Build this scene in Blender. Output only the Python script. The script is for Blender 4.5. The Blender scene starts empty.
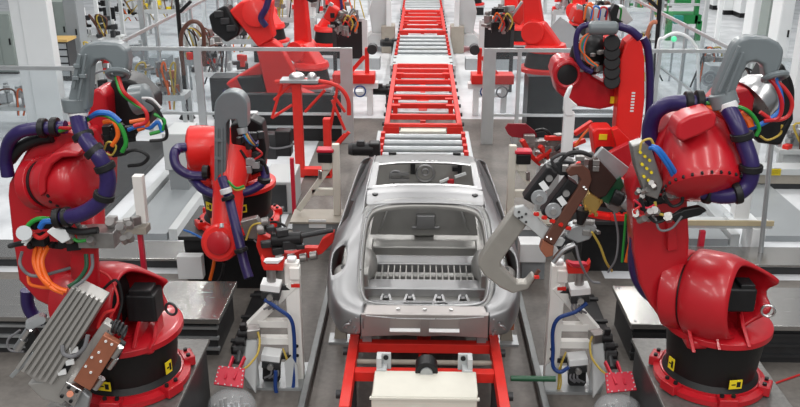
import bpy, bmesh, math, random
from mathutils import Vector, Matrix
random.seed(7)
S = bpy.context.scene
C = S.collection
PI = math.pi

# ------------------------------------------------------------------ camera
FPX = 830.0; PITCH = math.radians(20.7); YAW = math.radians(1.42); CAM = Vector((-0.065, 0, 5.2))
cd = bpy.data.cameras.new('camera'); cam = bpy.data.objects.new('camera', cd); C.objects.link(cam)
cam.location = CAM; cam.rotation_euler = (PI/2-PITCH, 0, YAW)
cd.sensor_width = 36; cd.lens = 36*FPX/800; cd.clip_end = 300
S.camera = cam
# ------------------------------------------------------------------ light
W = bpy.data.worlds.new('world'); S.world = W; W.use_nodes = True
W.node_tree.nodes['Background'].inputs[0].default_value = (0.90, 0.95, 1.0, 1)
W.node_tree.nodes['Background'].inputs[1].default_value = 0.20
def hall_and_fill_light(x, y, sx, sy, e):
    l = bpy.data.lights.new('hall_and_fill_light', 'AREA'); l.shape = 'RECTANGLE'; l.size = sx; l.size_y = sy; l.energy = e
    l.color = (1, 0.98, 0.96)
    o = bpy.data.objects.new('hall_and_fill_light', l); C.objects.link(o); o.location = (x, y, 10.5)
for lx in (-7.5, -2.5, 2.5, 7.5):
    for ly in (-9, -4, 3, 11, 20, 30, 42):
        hall_and_fill_light(lx, ly, 0.5, 4.5, 240 if ly < 0 else 150 if ly < 12 else (300 if ly < 25 else 360))  # rows behind the camera are added frontal fill, the rest hall lamps
S.view_settings.view_transform = 'Standard'; S.view_settings.look = 'None'
S.view_settings.exposure = 0.32; S.view_settings.gamma = 1; S.view_settings.use_curve_mapping = False

# ------------------------------------------------------------------ view geometry: a pixel and a distance give a point
_r = Vector((math.cos(YAW), math.sin(YAW), 0))
_f = Vector((-math.sin(YAW)*math.cos(PITCH), math.cos(YAW)*math.cos(PITCH), -math.sin(PITCH)))
_u = _r.cross(_f)
def ray(px, py): return _f + _r*((px-400)/FPX) - _u*((py-203.5)/FPX)
def P(px, py, Y):
    d = ray(px, py); return CAM + d*((Y-CAM.y)/d.y)
def Zp(px, py, z):
    d = ray(px, py); return CAM + d*((z-CAM.z)/d.z)
def V(*a): return Vector(a)

# ------------------------------------------------------------------ materials
MATS = {}
def mat(name, col, rough=0.5, metal=0.0, noise=0.0, scale=8, bump=0.0, coat=0.0, trans=0.0, emit=0.0, aniso=None):
    if name in MATS: return MATS[name]
    m = bpy.data.materials.new(name); m.use_nodes = True; nt = m.node_tree; b = nt.nodes['Principled BSDF']
    b.inputs['Base Color'].default_value = (*col, 1); b.inputs['Roughness'].default_value = rough
    b.inputs['Metallic'].default_value = metal
    if not metal: b.inputs['Specular IOR Level'].default_value = 0.3 if max(col) < .05 else 0.45
    if coat: b.inputs['Coat Weight'].default_value = coat; b.inputs['Coat Roughness'].default_value = 0.12
    if noise or bump:
        tc = nt.nodes.new('ShaderNodeTexCoord'); n = nt.nodes.new('ShaderNodeTexNoise')
        n.inputs['Scale'].default_value = scale; n.inputs['Detail'].default_value = 5
        if aniso:
            mp = nt.nodes.new('ShaderNodeMapping'); mp.inputs['Scale'].default_value = aniso
            nt.links.new(tc.outputs['Object'], mp.inputs[0]); nt.links.new(mp.outputs[0], n.inputs['Vector'])
        else: nt.links.new(tc.outputs['Object'], n.inputs['Vector'])
        if noise:
            mx = nt.nodes.new('ShaderNodeMix'); mx.data_type = 'RGBA'
            mx.inputs[6].default_value = (*[c*(1-noise) for c in col], 1); mx.inputs[7].default_value = (*[min(1, c*(1+noise)) for c in col], 1)
            nt.links.new(n.outputs['Fac'], mx.inputs[0]); nt.links.new(mx.outputs[2], b.inputs['Base Color'])
            mr = nt.nodes.new('ShaderNodeMapRange'); mr.inputs[3].default_value = max(0.05, rough-0.08); mr.inputs[4].default_value = min(1, rough+0.08)
            nt.links.new(n.outputs['Fac'], mr.inputs[0]); nt.links.new(mr.outputs[0], b.inputs['Roughness'])
        if bump:
            bp = nt.nodes.new('ShaderNodeBump'); bp.inputs['Strength'].default_value = bump; bp.inputs['Distance'].default_value = 0.01
            nt.links.new(n.outputs['Fac'], bp.inputs['Height']); nt.links.new(bp.outputs[0], b.inputs['Normal'])
    if trans:
        t = nt.nodes.new('ShaderNodeBsdfTransparent'); t.inputs[0].default_value = (0.93, 0.95, 0.96, 1)
        ms = nt.nodes.new('ShaderNodeMixShader'); ms.inputs[0].default_value = 1-trans
        nt.links.new(t.outputs[0], ms.inputs[1]); nt.links.new(b.outputs[0], ms.inputs[2])
        nt.links.new(ms.outputs[0], nt.nodes['Material Output'].inputs[0])
    if emit: b.inputs['Emission Color'].default_value = (*col, 1); b.inputs['Emission Strength'].default_value = emit
    MATS[name] = m; return m
RED = mat('red_paint', (0.47, 0.008, 0.016), 0.36, noise=0.08, scale=5, coat=0.25)
RED2 = mat('bright_red_paint', (0.78, 0.018, 0.014), 0.40, noise=0.06, scale=5, coat=0.2)
REDC = mat('carrier_red', (0.66, 0.022, 0.014), 0.5, noise=0.15, scale=9)
CRIM = mat('crimson_plate', (0.55, 0.015, 0.04), 0.45, noise=0.08)
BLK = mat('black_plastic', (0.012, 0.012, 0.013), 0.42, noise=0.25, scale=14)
DRK = mat('dark_steel', (0.035, 0.036, 0.038), 0.45, metal=0.3, noise=0.3, scale=6)
CONE = mat('black_cast_iron', (0.010, 0.010, 0.010), 0.48, noise=0.2, scale=20)
PUR = mat('purple_hose', (0.022, 0.012, 0.085), 0.36, noise=0.2, scale=30, coat=0.12)
WHT = mat('white_paint', (0.84, 0.83, 0.79), 0.42, noise=0.05, scale=4)
WHT2 = mat('cool_white_paint', (0.78, 0.80, 0.80), 0.45, noise=0.03, scale=3)
CREAM = mat('cream_paint', (0.66, 0.64, 0.56), 0.45, noise=0.06)
GRY = mat('grey_machine_paint', (0.27, 0.29, 0.30), 0.45, noise=0.1, scale=3)
LGRY = mat('light_grey_paint', (0.50, 0.52, 0.52), 0.42, noise=0.05, scale=3)
GUIDE = mat('grey_hose_guide', (0.16, 0.185, 0.195), 0.34, noise=0.08, scale=7, coat=0.3)
GALV = mat('galvanised_steel', (0.42, 0.44, 0.45), 0.42, metal=0.6, noise=0.14, scale=7)
ALU = mat('aluminium', (0.60, 0.62, 0.63), 0.36, metal=0.75, noise=0.06, scale=6)
STEEL = mat('brushed_stainless', (0.42, 0.41, 0.395), 0.24, metal=0.85, noise=0.035, scale=3, aniso=(0.6, 12, 12))
BODY = mat('bare_car_metal', (0.34, 0.34, 0.345), 0.42, metal=0.85, noise=0.07, scale=3)
PAN = mat('pressed_floor_metal', (0.34, 0.335, 0.32), 0.42, metal=0.6, noise=0.15, scale=4, bump=0.1)
RPAN = mat('rear_panel_metal', (0.36, 0.335, 0.325), 0.42, metal=0.8, noise=0.07, scale=4)
CHROME = mat('polished_metal', (0.66, 0.66, 0.66), 0.3, metal=1.0, noise=0.1, scale=12)
COP = mat('copper_bar', (0.42, 0.155, 0.09), 0.42, metal=0.45, noise=0.15, scale=9)
BRN = mat('brown_conductor', (0.12, 0.048, 0.032), 0.42, metal=0.1, noise=0.12)
DBRN = mat('dark_brown_housing', (0.040, 0.020, 0.016), 0.5, noise=0.1)
GOLD = mat('brass', (0.50, 0.33, 0.10), 0.35, metal=0.7, noise=0.1)
YEL = mat('yellow_label', (0.85, 0.66, 0.02), 0.5, noise=0.03)
YCB = mat('yellow_cable', (0.50, 0.36, 0.06), 0.5, noise=0.1)
BLU = mat('blue_hose', (0.015, 0.13, 0.46), 0.38, noise=0.1)
DBLU = mat('dark_blue_hose', (0.012, 0.045, 0.20), 0.38, noise=0.1)
GRN = mat('green_hose', (0.02, 0.26, 0.035), 0.4, noise=0.1)
DGRN = mat('dark_green_hose', (0.01, 0.07, 0.03), 0.4, noise=0.1)
ORG = mat('orange_cable', (0.78, 0.13, 0.012), 0.42, noise=0.08)
RCB = mat('red_cable', (0.52, 0.02, 0.02), 0.42, noise=0.08)
GCB = mat('grey_cable', (0.16, 0.16, 0.17), 0.5, noise=0.1)
WCB = mat('white_cable', (0.7, 0.7, 0.7), 0.5, noise=0.05)
SGRN = mat('green_machine_paint', (0.012, 0.22, 0.055), 0.45, noise=0.06)
TGRN = mat('lit_green_lamp', (0.1, 0.9, 0.4), 0.4, emit=.5)
WOOD = mat('worktop_wood', (0.62, 0.40, 0.13), 0.5, noise=0.1)
PLEX = mat('clear_panel', (0.35, 0.37, 0.38), 0.08, trans=0.93)
PLEX2 = mat('clear_guard', (0.75, 0.76, 0.77), 0.15, trans=0.75)
SAND = mat('sandy_painted_metal', (0.34, 0.31, 0.26), 0.5, noise=0.12)
TOOLM = mat('tool_steel', (0.33, 0.32, 0.31), 0.36, metal=0.75, noise=0.25, scale=16)
SKIN_DK = mat('dark_rubber', (0.02, 0.02, 0.02), 0.7, noise=0.1)

# floor: white epoxy with worn bare concrete near the line
fm = bpy.data.materials.new('factory_floor'); fm.use_nodes = True; nt = fm.node_tree; N = nt.nodes; L = nt.links; b = N['Principled BSDF']
geo = N.new('ShaderNodeNewGeometry'); sp = N.new('ShaderNodeSeparateXYZ'); L.new(geo.outputs['Position'], sp.inputs[0])
def mth(op, a, b_=None, clamp=False):
    m = N.new('ShaderNodeMath'); m.operation = op; m.use_clamp = clamp
    for i, v in enumerate((a, b_)):
        if v is None: continue
        if isinstance(v, (int, float)): m.inputs[i].default_value = v
        else: L.new(v, m.inputs[i])
    return m.outputs[0]
ax = mth('ABSOLUTE', mth('SUBTRACT', sp.outputs['X'], 0.15))
inx = mth('LESS_THAN', ax, 2.45); iny = mth('LESS_THAN', sp.outputs['Y'], 19.6)
near = mth('LESS_THAN', sp.outputs['Y'], 10.8)
conc = mth('MAXIMUM', mth('MULTIPLY', inx, iny), near)
n1 = N.new('ShaderNodeTexNoise'); n1.inputs['Scale'].default_value = 1.3; n1.inputs['Detail'].default_value = 8
n2 = N.new('ShaderNodeTexNoise'); n2.inputs['Scale'].default_value = 14; n2.inputs['Detail'].default_value = 6
for n in (n1, n2): L.new(geo.outputs['Position'], n.inputs['Vector'])
cr = N.new('ShaderNodeValToRGB'); cr.color_ramp.elements[0].position = 0.3; cr.color_ramp.elements[0].color = (0.07, 0.062, 0.056, 1)
cr.color_ramp.elements[1].position = 0.72; cr.color_ramp.elements[1].color = (0.21, 0.192, 0.172, 1)
L.new(mth('ADD', mth('MULTIPLY', n1.outputs['Fac'], 0.7), mth('MULTIPLY', n2.outputs['Fac'], 0.3)), cr.inputs[0])
wr = N.new('ShaderNodeValToRGB'); wr.color_ramp.elements[0].position = 0.3; wr.color_ramp.elements[0].color = (0.56, 0.58, 0.60, 1)
wr.color_ramp.elements[1].position = 0.6; wr.color_ramp.elements[1].color = (0.78, 0.80, 0.82, 1)
L.new(n1.outputs['Fac'], wr.inputs[0])
mx = N.new('ShaderNodeMix'); mx.data_type = 'RGBA'; L.new(conc, mx.inputs[0]); L.new(wr.outputs[0], mx.inputs[6]); L.new(cr.outputs[0], mx.inputs[7])
L.new(mx.outputs[2], b.inputs['Base Color'])
L.new(mth('ADD', mth('MULTIPLY', conc, 0.28), 0.24), b.inputs['Roughness'])

# ------------------------------------------------------------------ mesh builder
def wl(o):
    v = Vector((0, 0, 0))
    while o is not None: v = v + o.location; o = o.parent
    return v
def basis(d):
    d = d.normalized(); a = V(0, 0, 1) if abs(d.z) < 0.95 else V(1, 0, 0)
    s = d.cross(a).normalized(); return s, s.cross(d).normalized()
def smoothpts(pts, k=6):
    if len(pts) < 3: return pts
    q = [pts[0]*2-pts[1]] + pts + [pts[-1]*2-pts[-2]]; out = []
    for i in range(1, len(q)-2):
        for j in range(k):
            t = j/k; a, b_, c, d = q[i-1], q[i], q[i+1], q[i+2]
            out.append(0.5*((2*b_) + (c-a)*t + (2*a-5*b_+4*c-d)*t*t + (3*b_-a-3*c+d)*t**3))
    out.append(pts[-1]); return out
class MB:
    def __init__(s): s.bm = bmesh.new(); s.mats = []
    def box(s, c, d, rz=0, M=None):
        c = Vector(c); R = M if M else Matrix.Rotation(rz, 3, 'Z'); vs = []
        for x in (-.5, .5):
            for y in (-.5, .5):
                for z in (-.5, .5): vs.append(s.bm.verts.new(c + R @ V(x*d[0], y*d[1], z*d[2])))
        for f in ((0,1,3,2),(4,6,7,5),(0,4,5,1),(2,3,7,6),(0,2,6,4),(1,5,7,3)): s.bm.faces.new([vs[i] for i in f])
        return s
    def bb(s, x0, x1, y0, y1, z0, z1): return s.box(((x0+x1)/2, (y0+y1)/2, (z0+z1)/2), (abs(x1-x0), abs(y1-y0), abs(z1-z0)))
    def beam(s, p0, p1, w, h, up=None):
        p0 = Vector(p0); p1 = Vector(p1); d = (p1-p0); L_ = d.length; d.normalize()
        a = Vector(up) if up else (V(0,0,1) if abs(d.z) < 0.95 else V(1,0,0)); sd = d.cross(a).normalized(); u = sd.cross(d).normalized()
        M = Matrix((sd, d, u)).transposed(); return s.box((p0+p1)/2, (w, L_, h), M=M)
    def rings(s, rings, cap0=True, cap1=True, close=True):
        vr = [[s.bm.verts.new(p) for p in r] for r in rings]; n = len(vr[0])
        for a, b_ in zip(vr, vr[1:]):
            for i in range(n if close else n-1):
                j = (i+1) % n
                try: s.bm.faces.new((a[i], a[j], b_[j], b_[i]))
                except ValueError: pass
        if cap0: s.bm.faces.new(vr[0][::-1])
        if cap1: s.bm.faces.new(vr[-1])
        return s
    def lathe(s, p0, d, prof, seg=24, cap=True):
        p0 = Vector(p0); d = Vector(d).normalized(); a, b_ = basis(d)
        return s.rings([[p0 + d*t + (a*math.cos(2*PI*i/seg) + b_*math.sin(2*PI*i/seg))*max(r, 1e-4) for i in range(seg)] for t, r in prof], cap, cap)
    def cyl(s, p0, p1, r0, r1=None, seg=16):
        p0 = Vector(p0); p1 = Vector(p1); return s.lathe(p0, p1-p0, [(0, r0), ((p1-p0).length, r0 if r1 is None else r1)], seg)
    def tube(s, pts, r, seg=8, k=6):
        pts = smoothpts([Vector(p) for p in pts], k); rings = []; up = None
        for i, p in enumerate(pts):
            d = (pts[min(i+1, len(pts)-1)] - pts[max(i-1, 0)]).normalized()
            if up is None: a, up = basis(d)
            a = d.cross(up).normalized(); up = a.cross(d).normalized()
            rings.append([p + (a*math.cos(2*PI*j/seg) + up*math.sin(2*PI*j/seg))*r for j in range(seg)])
        return s.rings(rings)
    def ball(s, c, r, sc=(1, 1, 1), seg=16, M=None):
        c = Vector(c); n = seg//2; rings = []
        for i in range(n+1):
            th = PI*i/n; rr = max(math.sin(th), 1e-3)
            ring = []
            for j in range(seg):
                v = V(rr*math.cos(2*PI*j/seg)*sc[0], rr*math.sin(2*PI*j/seg)*sc[1], math.cos(th)*sc[2])*r
                ring.append(c + (M @ v if M else v))
            rings.append(ring)
        return s.rings(rings)
    def prism(s, pts, vec):
        pts = [Vector(p) for p in pts]; vec = Vector(vec)
        return s.rings([pts, [p+vec for p in pts]])
    def out(s, px, Y, th): return s.prism([P(a, b_, Y) for a, b_ in px], (0, th, 0))
    def torus(s, c, n, R, r, a0=0, a1=2*PI, seg=24, cs=8):
        a, b_ = basis(Vector(n)); c = Vector(c); full = abs(a1-a0) > 6.2
        pts = [c + (a*math.cos(a0+(a1-a0)*i/seg) + b_*math.sin(a0+(a1-a0)*i/seg))*R for i in range(seg+1)]
        return s.tube(pts, r, cs, 1) if False else s.tube(pts, r, cs, 2)
    def split(s, name, m, parent, local, bevel, ang, bseg):   # every loose piece becomes a part of its own
        s.bm.verts.index_update(); seen = set(); last = None
        for v0 in s.bm.verts:
            if v0.index in seen: continue
            st = [v0]; isl = []; seen.add(v0.index)
            while st:
                v = st.pop(); isl.append(v)
                for e in v.link_edges:
                    w = e.other_vert(v)
                    if w.index not in seen: seen.add(w.index); st.append(w)
            o = MB(); mp = {v.index: o.bm.verts.new(v.co) for v in isl}
            fs = {f for v in isl for f in v.link_faces}
            for f in fs: o.bm.faces.new([mp[v.index] for v in f.verts])
            last = o.build(name, m, parent, local, bevel, ang, bseg)
        s.bm.free(); return last
    def build(s, name, m, parent=None, local=False, bevel=0, ang=35, bseg=2, each=False):
        if each: return s.split(name, m, parent, local, bevel, ang, bseg)
        bm = s.bm; bmesh.ops.recalc_face_normals(bm, faces=bm.faces)
        off = V(0, 0, 0)
        if not local:
            if parent is not None: off = wl(parent)
            else:
                xs = [v.co for v in bm.verts]
                off = V((min(v.x for v in xs)+max(v.x for v in xs))/2, (min(v.y for v in xs)+max(v.y for v in xs))/2, min(v.z for v in xs))
        for v in bm.verts: v.co -= off
        me = bpy.data.meshes.new(name); bm.to_mesh(me); bm.free()
        for p in me.polygons: p.use_smooth = True
        me.set_sharp_from_angle(angle=math.radians(ang)); me.materials.append(m)
        o = bpy.data.objects.new(name, me); C.objects.link(o)
        if parent is not None: o.parent = parent
        else: o.location = off
        if bevel:
            md = o.modifiers.new('bevel', 'BEVEL'); md.width = bevel; md.segments = bseg; md.limit_method = 'ANGLE'; md.angle_limit = math.radians(40)
            md.harden_normals = True
        return o
def tag(o, label=None, cat=None, group=None, kind=None):
    if label: o['label'] = label
    if cat: o['category'] = cat
    if group: o['group'] = group
    if kind: o['kind'] = kind
    return o
def thing(name, label, cat, loc, rz=0, group=None):
    o = bpy.data.objects.new(name, None); C.objects.link(o); o.location = Vector(loc); o.rotation_euler = (0, 0, rz); o.empty_display_size = 0.2
    return tag(o, label, cat, group)
def hose(pts, r, m, parent, name='hose', seg=8):   # pts are (px, py, Y)
    return MB().tube([P(*p) for p in pts], r, seg).build(name, m, parent)
def bolt_ring(mb, c, n, R, k, r=0.015, h=0.02):
    a, b_ = basis(Vector(n)); n = Vector(n).normalized(); c = Vector(c)
    for i in range(k):
        q = c + (a*math.cos(2*PI*i/k) + b_*math.sin(2*PI*i/k))*R; mb.cyl(q, q+n*h, r, seg=6)
    return mb

# ------------------------------------------------------------------ setting
tag(MB().bb(-30, 30, -2, 75, -0.2, 0).build('floor', fm), kind='structure')

def column(x, y, w, name, nx):
    m = MB().bb(x-w/2, x+w/2, y-0.3, y+0.3, 0, 11)
    m.bb(x-w/2+nx*(w*0.8), x+w/2+nx*(w*0.8), y-0.36, y-0.05, 0, 11)
    tag(m.build(name, WHT2, bevel=0.02), kind='structure')
c0 = Zp(52, 128, 0); column(c0.x-0.1, c0.y, 0.62, 'trim_1', 0.5)
c1 = P(792, 100, 16.0); column(c1.x+0.35, 16.0, 0.62, 'trim_2', -0.4)

# ------------------------------------------------------------------ line: carriers and roller conveyors
def yrow(py, z): return Zp(425, py, z).y
def carrier(y0, y1, label, bars, cover=True, near=False):
    t = thing('body_carrier', label, 'carrier', (0, y0, 0.0), group='red car body carriers on the line')
    for s in (-1, 1):
        m = MB(); m.bb(s*0.80, s*0.70, y0, y1, 0.56, 0.70)
        m.build('side_rail', REDC, t, bevel=0.008)
        m = MB(); m.beam((s*0.76, y0+0.05, 0.42), (s*0.76, y1-0.05, 0.42), 0.05, 0.06)
        k = int((y1-y0)/0.8)
        for i in range(k+1):
            y = y0+0.2+i*(y1-y0-0.4)/k
            m.bb(s*0.78, s*0.74, y-0.03, y+0.03, 0.40, 0.6)
        m.build('lower_rail', REDC, t)
        m = MB()
        for i in range(k+1):
            y = y0+0.35+i*(y1-y0-0.7)/k; m.cyl((s*0.80, y, 0.60), (s*0.86, y, 0.60), 0.045, seg=12)
        m.build('guide_roller', DRK, t, each=True)
    for y in bars:
        MB().bb(-0.70, 0.70, y-0.05, y+0.05, 0.57, 0.68).build('cross_bar', REDC, t, bevel=0.006)
    for i in range(len(bars)-1):
        y = (bars[i]+bars[i+1])/2
        MB().cyl((-0.72, y, 0.60), (0.72, y, 0.60), 0.028, seg=10).build('cross_shaft', SAND if near else GALV, t)
    if near: MB().bb(-0.82, 0.82, y0-0.05, y0, 0.40, 0.55).build('end_plate', REDC, t, bevel=0.006)
    else:
        for s in (-1, 1): MB().bb(s*0.82, s*0.49, y0-0.05, y0, 0.38, 0.64).build('end_plate', REDC, t, bevel=0.006)
        MB().bb(-0.80, 0.80, y0-0.04, y0+0.06, 0.64, 0.70).build('end_bar', REDC, t)
    for s in (-1, 1):
        for y in (y0+0.9, y1-0.9): MB().bb(s*0.79, s*0.71, y-.06, y+.06, 0, 0.41).build('leg', DRK, t)
    m = MB()
    for s in (-1, 1): m.beam((0, y0+1.0, 0.5), (s*0.1, y0+2.8, 0.5), 0.08, 0.05)
    m.bb(-0.06, 0.06, y0+0.9, y1-0.2, 0.44, 0.52); m.build('centre_spine', REDC, t)
    for s in (-1, 1):   # support towers that carry the body
        for y in (y0+(y1-y0)*0.20, y0+(y1-y0)*0.30, y0+(y1-y0)*0.74):
            m = MB().bb(s*0.66, s*0.56, y-0.05, y+0.05, 0.60, 0.90 if near else 0.78); m.bb(s*0.68, s*0.50, y-0.07, y+0.07, 0.90 if near else 0.76, 0.928 if near else 0.79)
            m.build('support_post', GALV if near else REDC, t, bevel=0.005)
    return t
bn = [7.22, 7.78, 8.8, 10.0, 11.2, 12.4]
car1 = carrier(6.55, 12.9, 'red carrier frame directly under the bare car body', bn, near=True)
car2 = carrier(16.55, 22.8, 'empty red carrier frame behind the car, nearest of the empty ones', [yrow(y, .62) for y in (117, 106, 97.5, 89, 82, 76, 71, 66)])
car3 = carrier(28.6, 34.5, 'red carrier frame further up the line, ahead of two grey pillars', [28.9, 30, 31, 32, 33, 34])
car4 = carrier(38.5, 44.5, 'farthest red carrier frame at the top edge of the picture', [39, 40, 41.5, 43, 44])
def tray(y0, y1, z, label, near=False):
    t = thing('drive_cover', label, 'cover', (0, y0, 0))
    h = 0.5 if near else 0.47
    m = MB(); m.prism([(-h, y0, z-0.24), (-h, y0, z-0.02), (-h*0.97, y0+0.05, z), (-h*0.97, y1, z), (-h, y1, z-0.24)], (2*h*0.99, 0, 0))
    m.build('housing', CREAM, t, bevel=0.012)
    m = MB().bb(-h-0.012, h+0.012, y0-0.012, y0+0.02, z-0.05, z-0.03); m.build('front_lip', CREAM, t)
    m = MB().bb(-0.03, 0.04, y0-0.016, y0-0.011, z-0.20, z-0.14); m.build('black_sticker', BLK, t)
    m = MB().bb(-0.03, 0.04, y0-0.019, y0-0.015, z-0.16, z-0.14); m.build('red_sticker_band', REDC, t)
    if near:
        m = MB().bb(-0.13, -0.05, y0-0.016, y0-0.011, z-0.20, z-0.14); m.build('white_sticker', WHT2, t)
        m = MB(); m.prism([(-0.12, y0-0.018, z-0.195), (-0.06, y0-0.018, z-0.195), (-0.09, y0-0.018, z-0.15)], (0, -0.002, 0)); m.build('warning_mark', BLK, t)
        for s in (-1, 1):
            m = MB().bb(s*0.47, s*0.37, y1-0.02, y1+0.10, z-0.2, z+0.02); m.bb(s*0.47, s*0.42, y1, y1+0.12, z, z+0.13); m.bb(s*0.47, s*0.33, y1+0.1, y1+0.13, z-0.05, z+0.13)
            b_ = m.build('bracket', LGRY, t, bevel=0.006)
            MB().cyl((s*0.38, y1+0.095, z+0.09), (s*0.38, y1+0.08, z+0.09), 0.025).build('bolt', BLK, b_)
        m = MB().cyl((0.02, y1-0.05, z+0.01), (0.02, y1+0.12, z+0.01), 0.11, seg=24); k = m.build('motor_cap', BLK, t, bevel=0.01)
        MB().cyl((0.02, y1-0.07, z+0.01), (0.02, y1-0.02, z+0.01), 0.06, seg=20).build('cap_disc', GALV, k)
    return t
tray(6.60, 7.02, 0.80, 'white sheet metal drive cover in front of the red carrier under the car', True)
tray(16.35, 16.9, 0.62, 'small white curved cover at the near end of the empty red carrier')
def conveyor(y0, y1, label, n, sheet=None):
    t = thing('roller_conveyor', label, 'conveyor', (0, y0, 0), group='grey roller conveyor sections on the line')
    for s in (-1, 1):
        MB().bb(s*0.92, s*0.84, y0, y1, 0.36, 0.62).build('side_beam', GALV, t, bevel=0.008)
        m = MB()
        for y in (y0+0.3, (y0+y1)/2, y1-0.3): m.bb(s*0.90, s*0.82, y-0.05, y+0.05, 0.0, 0.4)
        m.build('leg_frame', GALV, t, each=True)
    for i in range(n):
        y = y0+0.25+(y1-y0-0.5)*i/(n-1)
        r_ = MB().cyl((-0.78, y, 0.56), (0.78, y, 0.56), 0.065, seg=14).build('roller', GALV, t)
        m = MB()
        for s in (-1, 1): m.bb(s*0.84, s*0.76, y-0.07, y+0.07, 0.50, 0.66)
        m.build('roller_bracket', REDC, r_, each=True)
    MB().bb(-0.75, 0.75, y0+0.4, y1-0.4, 0.38, 0.42).build('belly_tray', GRY, t)
    MB().bb(-0.30, 0.45, (y0+y1)/2-0.15, (y0+y1)/2+0.25, 0.42, 0.50).build('drive_cover_plate', CREAM, t)
    if sheet:
        MB().bb(-0.84, 0.84, sheet[0], sheet[1], 0.64, 0.66).build('cover_sheet', LGRY, t)
    return t
conveyor(13.3, 16.3, 'grey roller conveyor section right behind the car body', 7)
conveyor(23.0, 28.4, 'grey roller conveyor section between the empty carrier and the next one', 8, (23.0, 24.3))
conveyor(34.8, 38.3, 'grey roller conveyor section far up the line', 5)
def gearmotor(x, y, z, s, label, sc=1.0, group=None):
    t = thing('gear_motor', label, 'motor', (x, y, 0), group=group)
    MB().cyl((x-0.15*sc, y, z), (x+0.22*sc, y, z), 0.12*sc, seg=18).build('motor_body', BLK, t, bevel=0.01)
    MB().cyl((x-0.22*sc, y, z), (x-0.15*sc, y, z), 0.10*sc, 0.12*sc, seg=18).build('fan_cover', DRK, t)
    m = MB().box((x+0.24*sc, y+0.02, z-0.02), (0.2*sc, 0.24*sc, 0.3*sc)); m.build('gearbox', BLK, t, bevel=0.03)
    MB().box((x, y-0.05, z+0.13*sc), (0.14*sc, 0.12*sc, 0.08*sc)).build('terminal_box', DRK, t, bevel=0.01)
    MB().bb(x+0.15*sc, x+0.33*sc, y-0.1, y+0.1, 0, z-0.1).build('foot', DRK, t)
q = P(361, 149, 14.0); gearmotor(q.x, 14.0, q.z, 1, 'black gear motor on the left of the conveyor behind the car')
q = P(380, 90, 20.2); gearmotor(q.x, 20.2, q.z, 1, 'black gear motor on the left of the empty red carrier')
q = P(387, 43, 27.0); gearmotor(q.x, 27.0, q.z, 1, 'black gear motor left of the far conveyor section')

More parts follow.
